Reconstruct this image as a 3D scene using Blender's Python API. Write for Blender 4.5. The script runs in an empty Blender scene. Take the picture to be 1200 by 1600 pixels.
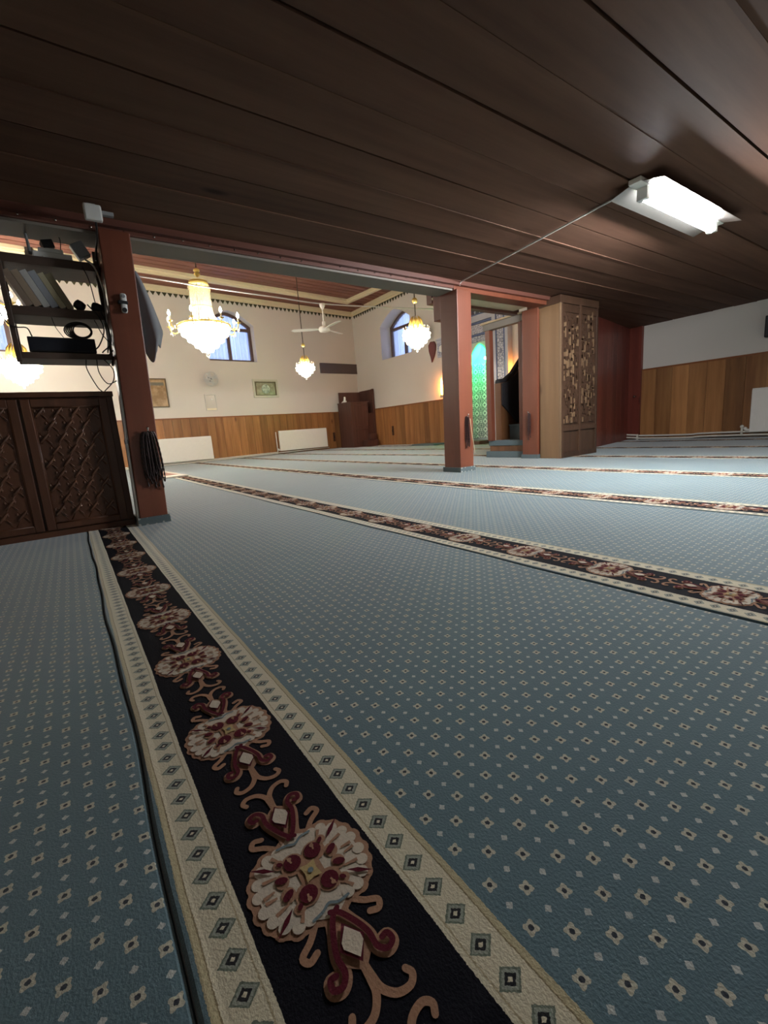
import bpy, bmesh, math, random
from mathutils import Matrix, Vector
random.seed(7)
PI = math.pi
SC = bpy.context.scene
COL = SC.collection

# ------------------------------------------------------------------ camera
cam = bpy.data.cameras.new('camera')
camo = bpy.data.objects.new('camera', cam); COL.objects.link(camo)
cam.sensor_fit = 'VERTICAL'; cam.sensor_height = 32.0; cam.lens = 687.9 / 1600 * 32.0
cam.clip_start = 0.02; cam.clip_end = 100
_r = ((0.578728, 0.812184, -0.073695), (0.109722, -0.16709, -0.979817), (-0.808105, 0.558962, -0.185814))
camo.matrix_world = Matrix(((_r[0][0], -_r[1][0], -_r[2][0], 0.0), (_r[0][1], -_r[1][1], -_r[2][1], 0.0),
                            (_r[0][2], -_r[1][2], -_r[2][2], 0.50562), (0, 0, 0, 1)))
SC.camera = camo
# ------------------------------------------------------------------ world, exposure
W = bpy.data.worlds.new('world'); SC.world = W; W.use_nodes = True
_bg = W.node_tree.nodes['Background']; _bg.inputs[0].default_value = (0.58, 0.68, 1.0, 1); _bg.inputs[1].default_value = 1.5
SC.view_settings.view_transform = 'Standard'; SC.view_settings.look = 'None'
SC.view_settings.gamma = 1.0; SC.view_settings.use_curve_mapping = False
SC.view_settings.exposure = 1.38
BOWL = 16.5          # radiance of the lit crystal bowls
TUBE = 240.0          # radiance of the fluorescent tube

# ------------------------------------------------------------------ helpers
def lin(c):
    return tuple((v / 255 / 12.92 if v / 255 <= .04045 else ((v / 255 + .055) / 1.055) ** 2.4) for v in c) + (1.0,)

class N:
    """small node-graph helper"""
    def __init__(s, name):
        s.m = bpy.data.materials.new(name); s.m.use_nodes = True
        s.t = s.m.node_tree; s.b = s.t.nodes['Principled BSDF']; s.o = s.t.nodes['Material Output']
    def n(s, kind, **kw):
        x = s.t.nodes.new(kind)
        for k, v in kw.items(): setattr(x, k, v)
        return x
    def l(s, a, b): s.t.links.new(a, b)
    def put(s, v, sock):
        if isinstance(v, (int, float)): sock.default_value = v
        elif isinstance(v, tuple): sock.default_value = v
        else: s.l(v, sock)
    def math(s, op, a, b=None, c=None):
        x = s.n('ShaderNodeMath', operation=op); s.put(a, x.inputs[0])
        if b is not None: s.put(b, x.inputs[1])
        if c is not None: s.put(c, x.inputs[2])
        return x.outputs[0]
    def mix(s, f, a, b, mode='MIX'):
        x = s.n('ShaderNodeMix', data_type='RGBA', blend_type=mode); s.put(f, x.inputs[0]); s.put(a, x.inputs[6]); s.put(b, x.inputs[7])
        return x.outputs[2]
    def noise(s, vec, scale, detail=3, rough=.55):
        x = s.n('ShaderNodeTexNoise'); x.inputs['Scale'].default_value = scale; x.inputs['Detail'].default_value = detail
        x.inputs['Roughness'].default_value = rough
        if vec is not None: s.l(vec, x.inputs['Vector'])
        return x.outputs['Fac']
    def ramp(s, fac, stops):
        x = s.n('ShaderNodeValToRGB'); e = x.color_ramp.elements
        while len(e) < len(stops): e.new(.5)
        for q, (p, c) in zip(e, stops): q.position = p; q.color = c
        s.l(fac, x.inputs[0]); return x.outputs[0]
    def obj(s): return s.n('ShaderNodeTexCoord').outputs['Object']
    def mapped(s, vec, scale):
        x = s.n('ShaderNodeMapping'); x.inputs['Scale'].default_value = scale; s.l(vec, x.inputs[0]); return x.outputs[0]
    def rand(s): return s.n('ShaderNodeObjectInfo').outputs['Random']
    def bump(s, h, strength=.3, dist=.01):
        x = s.n('ShaderNodeBump'); x.inputs['Strength'].default_value = strength; x.inputs['Distance'].default_value = dist
        s.l(h, x.inputs['Height']); s.l(x.outputs[0], s.b.inputs['Normal'])
    def col(s, v): s.put(v, s.b.inputs['Base Color'])
    def rough(s, v): s.put(v, s.b.inputs['Roughness'])

def plain(name, c, rough=.6, metal=0, var=.08, scale=12, bump=0.0, spec=.5):
    g = N(name); o = g.obj(); f = g.noise(o, scale, 4)
    a = tuple(max(0, v * (1 - var)) for v in lin(c)[:3]) + (1,); b = tuple(min(1, v * (1 + var)) for v in lin(c)[:3]) + (1,)
    g.col(g.mix(f, a, b)); g.rough(rough); g.b.inputs['Metallic'].default_value = metal
    g.b.inputs['Specular IOR Level'].default_value = spec
    if bump: g.bump(f, bump, .004)
    return g.m

def wood(name, c1, c2, axis='Z', rough=.45, grain=26, tint=.35, bump=.25, knots=True, spec=.4):
    g = N(name); o = g.obj()
    add = g.n('ShaderNodeVectorMath', operation='ADD'); g.l(o, add.inputs[0])
    cmb = g.n('ShaderNodeCombineXYZ'); r = g.rand(); r10 = g.math('MULTIPLY', r, 17.0)
    for i in range(3): g.l(r10, cmb.inputs[i])
    g.l(cmb.outputs[0], add.inputs[1])
    k = {'X': (.07, 1, 1), 'Y': (1, .07, 1), 'Z': (1, 1, .07)}[axis]
    v = g.mapped(add.outputs[0], k)
    f = g.noise(v, grain, 5, .6); big = g.noise(v, grain * .16, 2)
    fac = g.math('ADD', g.math('MULTIPLY', f, .55), g.math('MULTIPLY', big, .5))
    c = g.ramp(fac, [(.3, lin(c1)), (.68, lin(c2))])
    if knots:
        kn = g.n('ShaderNodeTexVoronoi'); kn.inputs['Scale'].default_value = 2.2
        g.l(g.mapped(add.outputs[0], tuple(.45 if q < 1 else 1.3 for q in k)), kn.inputs['Vector'])
        c = g.mix(g.ramp(kn.outputs['Distance'], [(.03, (.75, .75, .75, 1)), (.09, (0, 0, 0, 1))]), c, lin(c1), 'MULTIPLY')
    val = g.math('ADD', g.math('MULTIPLY', r, tint), 1 - tint / 2)
    hs = g.n('ShaderNodeHueSaturation'); g.l(val, hs.inputs['Value']); g.l(c, hs.inputs['Color'])
    g.col(hs.outputs[0]); g.rough(rough); g.b.inputs['Specular IOR Level'].default_value = spec
    if bump: g.bump(f, bump, .003)
    return g.m

def emit(name, c, s):
    g = N(name); g.b.inputs['Base Color'].default_value = c + (1,)
    g.b.inputs['Emission Color'].default_value = c + (1,); g.b.inputs['Emission Strength'].default_value = s
    return g.m

class MB:
    def __init__(s): s.v = []; s.f = []; s.mi = []; s.cur = 0
    def add(s, vs, fs):
        b = len(s.v); s.v += [tuple(q) for q in vs]
        for f in fs: s.f.append(tuple(b + i for i in f)); s.mi.append(s.cur)
        return s
    def box(s, a, b, top=None):
        x0, y0, z0 = a; x1, y1, z1 = b; dx, dy = top or (0, 0)
        return s.add([(x0, y0, z0), (x1, y0, z0), (x1, y1, z0), (x0, y1, z0),
                      (x0 + dx, y0 + dy, z1), (x1 + dx, y0 + dy, z1), (x1 + dx, y1 + dy, z1), (x0 + dx, y1 + dy, z1)],
                     [(0, 3, 2, 1), (4, 5, 6, 7), (0, 1, 5, 4), (1, 2, 6, 5), (2, 3, 7, 6), (3, 0, 4, 7)])
    def xf(s, M, start=0):
        for i in range(start, len(s.v)): s.v[i] = tuple(M @ Vector(s.v[i]))
        return s
    def prism(s, poly, a, b, axis='x'):
        n = len(poly)
        def P(p, t): return {'x': (t, p[0], p[1]), 'y': (p[0], t, p[1]), 'z': (p[0], p[1], t)}[axis]
        return s.add([P(p, a) for p in poly] + [P(p, b) for p in poly],
                     [tuple(range(n))[::-1], tuple(range(n, 2 * n))] + [(i, (i + 1) % n, n + (i + 1) % n, n + i) for i in range(n)])
    def tube(s, path, r, n=6, closed=False, caps=True):
        P = [Vector(p) for p in path]; m = len(P); rr = r if isinstance(r, (list, tuple)) else [r] * m
        base = len(s.v); prev = None; vs = []; fs = []
        for i, p in enumerate(P):
            a = P[(i + 1) % m] if (closed or i < m - 1) else p
            b = P[(i - 1) % m] if (closed or i > 0) else p
            t = (a - b); t = t.normalized() if t.length > 1e-9 else Vector((0, 0, 1))
            if prev is None:
                u = Vector((0, 0, 1)) if abs(t.z) < .9 else Vector((1, 0, 0)); u = (u - t * u.dot(t)).normalized()
            else:
                u = prev - t * prev.dot(t); u = u.normalized() if u.length > 1e-6 else prev
            prev = u; w = t.cross(u)
            for k in range(n):
                q = 2 * PI * k / n; vs.append(p + (u * math.cos(q) + w * math.sin(q)) * rr[i])
        for i in range(m if closed else m - 1):
            j = (i + 1) % m
            for k in range(n): fs.append((i * n + k, i * n + (k + 1) % n, j * n + (k + 1) % n, j * n + k))
        if caps and not closed:
            fs.append(tuple(range(n))[::-1]); fs.append(tuple((m - 1) * n + k for k in range(n)))
        return s.add(vs, fs)
    def lathe(s, prof, n=20, c=(0, 0, 0), cap=True):
        vs = []; fs = []
        for r, z in prof:
            for k in range(n):
                q = 2 * PI * k / n; vs.append((c[0] + r * math.cos(q), c[1] + r * math.sin(q), c[2] + z))
        for i in range(len(prof) - 1):
            for k in range(n): fs.append((i * n + k, i * n + (k + 1) % n, (i + 1) * n + (k + 1) % n, (i + 1) * n + k))
        if cap:
            fs.append(tuple(range(n))[::-1]); fs.append(tuple((len(prof) - 1) * n + k for k in range(n)))
        return s.add(vs, fs)
    def ball(s, c, r, n=8, m=5):
        rx, ry, rz = r if isinstance(r, tuple) else (r, r, r)
        vs = [(c[0], c[1], c[2] - rz)]; fs = []
        for i in range(1, m):
            a = -PI / 2 + PI * i / m
            for k in range(n):
                q = 2 * PI * k / n; vs.append((c[0] + rx * math.cos(a) * math.cos(q), c[1] + ry * math.cos(a) * math.sin(q), c[2] + rz * math.sin(a)))
        vs.append((c[0], c[1], c[2] + rz)); T = len(vs) - 1
        for k in range(n):
            fs.append((0, 1 + (k + 1) % n, 1 + k)); fs.append((T, 1 + (m - 2) * n + k, 1 + (m - 2) * n + (k + 1) % n))
        for i in range(m - 2):
            for k in range(n): fs.append((1 + i * n + k, 1 + i * n + (k + 1) % n, 1 + (i + 1) * n + (k + 1) % n, 1 + (i + 1) * n + k))
        return s.add(vs, fs)
    def mesh(s, name, mats, smooth=False):
        me = bpy.data.meshes.new(name); me.from_pydata(s.v, [], s.f)
        for m in (mats if isinstance(mats, list) else [mats]): me.materials.append(m)
        if isinstance(mats, list): me.polygons.foreach_set('material_index', s.mi)
        if smooth: me.polygons.foreach_set('use_smooth', [True] * len(me.polygons))
        me.update(); return me

def link(name, me, parent=None, loc=(0, 0, 0), rot=(0, 0, 0)):
    o = bpy.data.objects.new(name, me); COL.objects.link(o); o.parent = parent; o.location = loc; o.rotation_euler = rot
    return o
def obj(name, mb, mats, parent=None, loc=(0, 0, 0), rot=(0, 0, 0), smooth=False, bev=0, label=None):
    o = link(name, mb.mesh(name, mats, smooth), parent, loc, rot)
    if bev:
        b = o.modifiers.new('bevel', 'BEVEL'); b.width = bev; b.segments = 2; b.limit_method = 'ANGLE'
    if label: o['label'] = label
    return o
def tag(o, label, cat, group=None):
    o['label'] = label; o['category'] = cat
    if group: o['group'] = group
    return o
def thing(name, label, cat, loc=(0, 0, 0), rz=0, group=None):
    return tag(link(name, None, None, loc, (0, 0, rz)), label, cat, group)
def struct(o): o['kind'] = 'structure'; return o
def sroot(name, loc=(0, 0, 0), rz=0): return struct(link(name, None, None, loc, (0, 0, rz)))
def copy_tree(o, parent=None):
    c = o.copy(); COL.objects.link(c); c.parent = parent
    for ch in list(o.children): copy_tree(ch, c)
    return c
def curve_pts(pts, n=8):
    """Catmull-Rom through points"""
    P = [Vector(p) for p in pts]; P = [P[0] * 2 - P[1]] + P + [P[-1] * 2 - P[-2]]; out = []
    for i in range(1, len(P) - 2):
        for k in range(n):
            t = k / n; a, b, c, d = P[i - 1], P[i], P[i + 1], P[i + 2]
            out.append(.5 * ((2 * b) + (c - a) * t + (2 * a - 5 * b + 4 * c - d) * t * t + (3 * b - a - 3 * c + d) * t ** 3))
    out.append(P[-2]); return out

# ------------------------------------------------------------------ constants of the place
YA, ROW, PER = 0.1457, 1.2, 0.3197          # first floral band, row spacing, medallion period
LOWC = 1.81                                  # low gallery ceiling
HALLC = 4.10                                 # hall ceiling
QY = 7.85                                    # qibla wall plane
WO = (-12.3, 7.85); WA = math.atan(.10)      # corner and turn of the radiator wall
XR, YF = 2.6, -3.2
TOPZ = .010                                  # carpet surface

# ------------------------------------------------------------------ materials
M = {}
def wallmat(name, c):
    g = N(name); o = g.obj(); f = g.noise(o, 1.3, 4); h = g.noise(o, 60, 3)
    a = tuple(v * .93 for v in lin(c)[:3]) + (1,)
    g.col(g.mix(f, a, lin(c))); g.rough(.85); g.bump(h, .12, .004); return g.m
M['wall'] = wallmat('plaster', (226, 219, 208))
M['wall_grey'] = M['wall']
M['wains'] = wood('wainscot_wood', (116, 72, 38), (178, 126, 78), 'Z', .35, 14, .62)
M['rail'] = wood('rail_wood', (110, 62, 34), (150, 92, 52), 'X', .4, 20, .1)
M['lowceil'] = wood('gallery_ceiling_wood', (74, 51, 42), (108, 79, 63), 'Y', .7, 12, .3, spec=.12)
M['hallceil'] = wood('hall_ceiling_wood', (108, 66, 54), (146, 96, 80), 'Y', .6, 16, .3)
M['cream'] = plain('cream_paint', (226, 212, 176), .5, 0, .05)
M['post'] = wood('post_paint', (94, 50, 35), (121, 68, 48), 'Z', .4, 10, .06)
M['post_dark'] = M['post']
M['beam'] = wood('beam_wood', (84, 50, 42), (110, 70, 58), 'Y', .4, 10, .05)
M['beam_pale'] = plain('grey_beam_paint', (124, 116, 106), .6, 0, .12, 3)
M['cab'] = wood('walnut_stain', (62, 36, 24), (98, 62, 42), 'Z', .38, 16, .14)
M['cab_h'] = wood('walnut_stain_level', (62, 36, 24), (98, 62, 42), 'Y', .38, 16, .14)
M['carve'] = wood('carved_walnut_highlit', (84, 56, 43), (120, 84, 64), 'Z', .12, 24, .1, 0, False, spec=1.0)  # same walnut, lightened so the leaf highlights sit in its colour
M['shelf'] = wood('shelf_wood', (56, 44, 38), (84, 68, 58), 'Y', .5, 18, .1)
M['ward'] = wood('wardrobe_wood', (104, 78, 54), (134, 104, 74), 'Z', .4, 10, .05)
M['ward_d'] = wood('wardrobe_dark', (52, 36, 26), (76, 54, 40), 'Z', .45, 18, .3)
M['ward_l'] = wood('wardrobe_pale', (98, 76, 56), (128, 102, 76), 'Z', .45, 18, .4)
M['part'] = wood('red_partition', (92, 40, 32), (124, 60, 46), 'Z', .4, 10, .25)
M['door_d'] = M['part']
M['kursu'] = wood('dark_pulpit_wood', (74, 48, 40), (100, 68, 58), 'Z', .4, 14, .12)
M['minbar'] = wood('minbar_wood', (88, 56, 34), (122, 82, 52), 'Z', .45, 14, .12)
M['minbar_b'] = plain('black_rail_cloth', (38, 36, 38), .8, 0, .15, 30)
M['white'] = plain('white_enamel', (238, 234, 224), .35, 0, .03)
M['pipe'] = plain('white_pipe_paint', (226, 220, 206), .45, 0, .05)
M['gold'] = plain('gilt_brass', (236, 208, 118), .3, .4, .1)
M['blackp'] = plain('black_plastic', (26, 27, 30), .6, 0, .1)
M['cable'] = plain('cable_rubber', (34, 32, 32), .5, 0, .1)
M['cable_w'] = plain('white_cable', (205, 202, 196), .5, 0, .05)
M['whitep'] = plain('white_plastic', (214, 214, 210), .4, 0, .04)
M['greyp'] = plain('grey_plastic', (142, 144, 146), .5, 0, .05)
M['metal'] = plain('nickel', (190, 186, 178), .25, 1, .05)
M['cloth'] = plain('grey_cloth', (128, 130, 134), .9, 0, .12, 9, .2)
M['beads'] = plain('dark_beads', (50, 34, 34), .3, 0, .3, 60)
M['cream_d'] = plain('cream_cord', (214, 200, 164), .6)
M['dgreen'] = plain('dark_green_paint', (66, 66, 40), .6, 0, .1)
M['winframe'] = wood('window_frame_wood', (86, 66, 62), (112, 90, 84), 'Z', .45, 16, .05)
M['fabricB'] = plain('board_brown', (92, 78, 76), .35, 0, .1, 4)
M['paper'] = plain('paper', (238, 236, 228), .7, 0, .03)

g = N('window_glass'); g.b.inputs['Base Color'].default_value = (.9, .95, 1, 1); g.b.inputs['Transmission Weight'].default_value = 1
g.b.inputs['Roughness'].default_value = .02; g.b.inputs['IOR'].default_value = 1.05; M['glass'] = g.m
g = N('sheer_curtain'); v = g.mapped(g.obj(), (14, 14, .4)); f = g.noise(v, 1.5, 3)
t = g.n('ShaderNodeBsdfTranslucent'); d = g.n('ShaderNodeBsdfDiffuse'); mx = g.n('ShaderNodeMixShader'); mx.inputs[0].default_value = .6
c = g.mix(f, lin((176, 188, 214)), lin((226, 230, 240))); g.l(c, t.inputs[0]); g.l(c, d.inputs[0])
g.l(d.outputs[0], mx.inputs[1]); g.l(t.outputs[0], mx.inputs[2]); g.l(mx.outputs[0], g.o.inputs[0]); M['curtain'] = g.m

g = N('crystal'); g.b.inputs['Base Color'].default_value = (.95, .92, .82, 1); g.b.inputs['Roughness'].default_value = .12
g.b.inputs['Transmission Weight'].default_value = .9; g.b.inputs['IOR'].default_value = 1.45; M['crystal'] = g.m
M['bowl'] = emit('lit_crystal', (1.0, .94, .85), BOWL)
M['bulb'] = emit('candle_bulb', (1.0, .92, .80), 40.0)
M['tube'] = emit('fluorescent', (.94, .965, 1.0), TUBE)
M['orange'] = emit('orange_lamp', (1.0, .30, .04), 34.0)
M['greenled'] = emit('green_led', (.04, 1.0, .28), 1.0)
M['greenlamp'] = emit('green_bulb', (.02, 1.0, .22), 380.0)

# carpet ----------------------------------------------------------------
def carpet_mat():
    g = N('prayer_carpet'); o = g.obj(); sp = g.n('ShaderNodeSeparateXYZ'); g.l(o, sp.inputs[0])
    x, v0 = sp.outputs[0], sp.outputs[1]
    cx = g.n('ShaderNodeCombineXYZ'); g.l(x, cx.inputs[0])
    wob = g.math('MULTIPLY', g.math('SUBTRACT', g.noise(cx.outputs[0], 5, 2), .5), .006)
    fz = g.n('ShaderNodeTexNoise'); fz.inputs['Scale'].default_value = 420; fz.inputs['Detail'].default_value = 1; g.l(o, fz.inputs['Vector'])
    fs = g.n('ShaderNodeSeparateXYZ'); g.l(fz.outputs['Color'], fs.inputs[0])
    jx = g.math('MULTIPLY', g.math('SUBTRACT', fs.outputs[0], .5), .0022); jy = g.math('MULTIPLY', g.math('SUBTRACT', fs.outputs[1], .5), .0022)
    x = g.math('ADD', x, jx); v = g.math('ADD', g.math('ADD', v0, wob), jy)
    av = g.math('ABSOLUTE', v)
    lt = lambda a, b: g.math('LESS_THAN', a, b)
    # field flowers
    p = g.math('DIVIDE', g.math('ADD', x, .17), .0532); vf = g.math('ADD', v0, jy)
    q = g.math('DIVIDE', g.math('SUBTRACT', vf, .148), .0564)
    def cell(po, qo):
        a = g.math('MULTIPLY', g.math('SUBTRACT', g.math('FRACT', g.math('ADD', p, po + .5)), .5), .0532)
        b = g.math('MULTIPLY', g.math('SUBTRACT', g.math('FRACT', g.math('ADD', q, qo + .5)), .5), .0564)
        return a, b
    def flower(a, b):
        a2 = g.math('MULTIPLY', a, a); b2 = g.math('MULTIPLY', b, b); r2 = g.math('ADD', a2, b2)
        k = g.math('DIVIDE', g.math('MULTIPLY', a2, b2), g.math('ADD', g.math('MULTIPLY', r2, r2), 1e-12))   # 0..0.25
        R = g.math('MULTIPLY', g.math('ADD', g.math('MULTIPLY', k, 1.6), .74), .0072)
        r = g.math('SQRT', r2)
        return lt(r, R), lt(r, .0028)
    f1, c1 = flower(*cell(0, 0)); f2, c2 = flower(*cell(.5, .5))
    def dot(a, b): return lt(g.math('ADD', g.math('ABSOLUTE', a), g.math('ABSOLUTE', b)), .0046)
    d1 = dot(*cell(.5, 0)); d2 = dot(*cell(0, .5))
    inside = g.math('GREATER_THAN', v0, .134)
    f1, f2, d1, d2, c1, c2 = [g.math('MULTIPLY', q_, inside) for q_ in (f1, f2, d1, d2, c1, c2)]
    big = g.noise(o, 1.1, 4); fine = g.noise(o, 300, 2)
    field = g.mix(big, lin((86, 110, 119)), lin((108, 132, 139)))
    field = g.mix(g.math('MAXIMUM', d1, d2), field, lin((190, 194, 188)))
    field = g.mix(g.math('MAXIMUM', f1, f2), field, lin((194, 190, 170)))
    field = g.mix(g.math('MAXIMUM', c1, c2), field, lin((52, 58, 66)))
    # border diamonds
    du = g.math('ABSOLUTE', g.math('MULTIPLY', g.math('SUBTRACT', g.math('FRACT', g.math('ADD', g.math('DIVIDE', g.math('ADD', x, .209), .0350), .5)), .5), .035))
    dv = g.math('ABSOLUTE', g.math('SUBTRACT', av, .0985))
    d = g.math('ADD', g.math('DIVIDE', du, .0125), g.math('DIVIDE', dv, .0148))
    bor = lin((214, 205, 178))
    bor = g.mix(g.math('MULTIPLY', lt(g.math('ABSOLUTE', g.math('SUBTRACT', av, .0832)), .0009), .7), bor, lin((158, 140, 104)))
    bor = g.mix(lt(d, 1.0), bor, lin((112, 120, 106))); bor = g.mix(lt(d, .80), bor, lin((150, 156, 142)))
    bor = g.mix(lt(d, .52), bor, lin((30, 30, 34))); bor = g.mix(lt(d, .2), bor, lin((214, 205, 178)))
    braid = g.mix(lt(g.math('ABSOLUTE', g.math('SUBTRACT', av, .1205)), .0010), lin((190, 178, 142)), lin((140, 126, 96)))
    c = g.mix(lt(av, .1285), field, braid); c = g.mix(lt(av, .1200), c, bor); c = g.mix(lt(av, .0767), c, lin((15, 15, 24)))
    c = g.mix(.35, c, g.mix(fine, (.55, .55, .55, 1), (1, 1, 1, 1)), 'MULTIPLY')
    g.col(c); g.rough(.95); g.b.inputs['Specular IOR Level'].default_value = .15
    g.put(g.math('MULTIPLY', g.math('GREATER_THAN', av, .0767), .5), g.b.inputs['Sheen Weight']); g.b.inputs['Sheen Roughness'].default_value = .4
    g.bump(g.math('ADD', fine, g.math('MULTIPLY', g.noise(o, 7, 2), 2.0)), .35, .003)
    return g.m
M['carpet'] = carpet_mat()
def yarn(name, c):
    g = N(name); o = g.obj(); f = g.noise(o, 330, 2)
    a = tuple(q * .72 for q in lin(c)[:3]) + (1,)
    g.col(g.mix(f, a, lin(c))); g.rough(.95); g.b.inputs['Specular IOR Level'].default_value = .1; g.bump(f, .35, .002); return g.m
Y_TAN, Y_CREAM, Y_BURG, Y_BLUE, Y_GOLD = [yarn(n, c) for n, c in (('tan_yarn', (174, 134, 108)), ('cream_yarn', (218, 204, 184)), ('burgundy_yarn', (92, 30, 42)), ('slate_yarn', (124, 138, 142)), ('straw_yarn', (196, 172, 122)))]
g = N('collar_carpet'); o = g.obj(); vo = g.n('ShaderNodeTexVoronoi'); vo.inputs['Scale'].default_value = 22; vo.inputs['Randomness'].default_value = .2; g.l(o, vo.inputs['Vector'])
g.col(g.mix(g.math('LESS_THAN', vo.outputs['Distance'], .32), lin((88, 100, 102)), lin((160, 162, 154)))); g.rough(.95); g.bump(g.noise(o, 200, 2), .4, .003); M['collar'] = g.m
M['stepc'] = plain('step_carpet', (92, 106, 110), .95, 0, .12, 60, .3)

# tiles -------------------------------------------------------------------
def tile_mat(name, base, ink, sx, kind):
    g = N(name); o = g.obj(); sp = g.n('ShaderNodeSeparateXYZ'); g.l(o, sp.inputs[0])
    x = g.math('MULTIPLY', sp.outputs[0], sx); z = g.math('MULTIPLY', sp.outputs[2], sx)
    if kind == 'motif':
        ax, az = g.math('ABSOLUTE', x), g.math('ABSOLUTE', z)
        d = g.math('ADD', ax, g.math('MULTIPLY', az, .8)); r = g.math('SQRT', g.math('ADD', g.math('MULTIPLY', x, x), g.math('MULTIPLY', z, z)))
        m1 = g.math('LESS_THAN', d, .30); m2 = g.math('LESS_THAN', g.math('ABSOLUTE', g.math('SUBTRACT', r, .52)), .07)
        m3 = g.math('LESS_THAN', g.math('ABSOLUTE', g.math('SUBTRACT', d, .92)), .08); m4 = g.math('LESS_THAN', d, .10)
        m5 = g.math('GREATER_THAN', r, 1.16)
        fac = g.math('SUBTRACT', g.math('MAXIMUM', g.math('MAXIMUM', m1, m2), g.math('MAXIMUM', m3, m5)), m4)
    else:
        w = g.n('ShaderNodeTexVoronoi', feature='DISTANCE_TO_EDGE'); w.inputs['Scale'].default_value = sx; g.l(o, w.inputs['Vector'])
        nz = g.noise(o, sx * 2.2, 2)
        fac = g.math('MAXIMUM', g.math('LESS_THAN', w.outputs['Distance'], .08), g.math('GREATER_THAN', nz, .60))
    g.col(g.mix(fac, lin(base), lin(ink))); g.rough(.25); return g.m
M['tile_g'] = tile_mat('niche_tile', (234, 236, 234), (84, 94, 110), 10, 'motif')
M['tile_a'] = tile_mat('arabesque_tile', (206, 208, 216), (128, 132, 150), 20, 'scroll')
M['tile_b'] = tile_mat('script_tile', (214, 214, 218), (140, 140, 152), 26, 'scroll')
M['tile_p'] = plain('plain_tile', (196, 198, 206), .25, 0, .05)
M['tile_blue'] = plain('blue_tile_line', (104, 116, 152), .25, 0, .08)

# ================================================================== STRUCTURE
fl = struct(obj('floor', MB().box((-13.2, YF - .4, -.25), (XR + .3, QY + .9, 0)), plain('floor_screed', (96, 112, 120), .9)))

def arch(y0, y1, zs, za, n=12):
    ym, h = (y0 + y1) / 2, (y1 - y0) / 2; out = []
    for k in range(n + 1):
        t = -1 + 2 * k / n; out.append((ym + h * t, zs + (za - zs) * (1 - abs(t) ** 1.55)))
    return out                                                     # from y0 to y1
def wall_holes(mb, lo, hi, top, holes, a, b, axis, bottom=0):
    """slab between a and b with arched holes [(y0,y1,z0,zs,za)]"""
    cur = lo
    for (y0, y1, z0, zs, za) in sorted(holes):
        mb.prism([(cur, bottom), (y0, bottom), (y0, top), (cur, top)], a, b, axis)
        if z0 > bottom + 1e-4: mb.prism([(y0, bottom), (y1, bottom), (y1, z0), (y0, z0)], a, b, axis)
        A = arch(y0, y1, zs, za)
        for k in range(len(A) - 1):
            mb.prism([A[k], A[k + 1], (A[k + 1][0], top), (A[k][0], top)], a, b, axis)
        cur = y1
    mb.prism([(cur, bottom), (hi, bottom), (hi, top), (cur, top)], a, b, axis)
    return mb

# --- radiator wall (frame: local x into the room, local y along the wall towards the corner)
WL = (WO[0], WO[1], 0)
def onwall(name, label, cat, t, z=0, n=0, group=None):
    c, s = math.cos(WA), math.sin(WA)
    return thing(name, label, cat, (WO[0] + n * c - t * s, WO[1] + n * s + t * c, z), WA, group)
win_l = [(-4.62, -3.34, 2.5, 3.42, 3.74), (-9.7, -8.42, 2.5, 3.42, 3.74)]
wl = struct(obj('wall_left', wall_holes(MB(), -11.4, .35, HALLC + .35, win_l, -.55, 0, 'x'), M['wall'], None, WL, (0, 0, WA)))
PW = .205
plank_me = MB().box((0, 0, 0), (.02, PW - .006, 1.08)).mesh('plank', M['wains'])
for k in range(55): link('plank', plank_me, wl, (0, -.004 - (k + 1) * PW, 0.02))
obj('rail', MB().box((0, -11.3, 1.09), (.035, 0, 1.118)), wood('rail_wood_y', (110, 62, 34), (150, 92, 52), 'Y', .4, 20, .1), wl)
obj('cornice', MB().box((0, -11.3, 4.02), (.05, 0, HALLC + .1)).box((.0, -11.3, 3.97), (.02, 0, 4.02)), M['cream'], wl)
# --- qibla wall
wb = struct(obj('wall_back', wall_holes(MB(), -12.9, -3.7, HALLC + .35, [(-10.86, -9.5, 2.45, 3.36, 3.68), (-7.49, -6.75, .0, 1.80, 2.2)], QY, QY + .75, 'y'), M['wall']))
plank_q = MB().box((0, 0, 0), (PW - .006, -.02, 1.08)).mesh('plank', M['wains'])
for k in range(20): link('plank', plank_q, wb, (-12.2 + k * PW, QY, .02))
for k in range(11): link('plank', plank_q, wb, (-6.05 + k * PW, QY, .02))
obj('rail', MB().box((-12.2, QY - .035, 1.09), (-8.1, QY, 1.118)).box((-6.05, QY - .035, 1.09), (-3.8, QY, 1.118)), M['rail'], wb)
obj('cornice', MB().box((-12.3, QY - .05, 4.02), (-3.4, QY, HALLC + .1)).box((-12.3, QY - .02, 3.97), (-3.4, QY, 4.02)), M['cream'], wb)
# small dark teeth under the cornice
tooth = MB().prism([(-.055, 0), (.055, 0), (0, -.085)], 0, .014, 'x').mesh('cornice_tooth', M['dgreen'])
for k in range(84): link('cornice_tooth', tooth, wl, (0.001, -.09 - k * .125, 3.968))
tooth2 = MB().prism([(-.055, 0), (.055, 0), (0, -.085)], -.014, 0, 'y').mesh('cornice_tooth', M['dgreen'])
for k in range(70): link('cornice_tooth', tooth2, wb, (-12.15 + k * .125, QY - .001, 3.968))
# --- right part of the qibla wall, under the gallery
wr = struct(obj('wall_right', MB().box((-3.7, QY, 0), (XR + .3, QY + .4, 2.2)), M['wall_grey']))
plank_r = MB().box((0, 0, 0), (.228, -.02, 1.10)).mesh('plank', M['wains'])
for k in range(27): link('plank', plank_r, wr, (-3.64 + k * .232, QY, .02))
obj('rail', MB().box((-3.64, QY - .03, 1.115), (XR, QY, 1.14)), M['rail'], wr)
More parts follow.
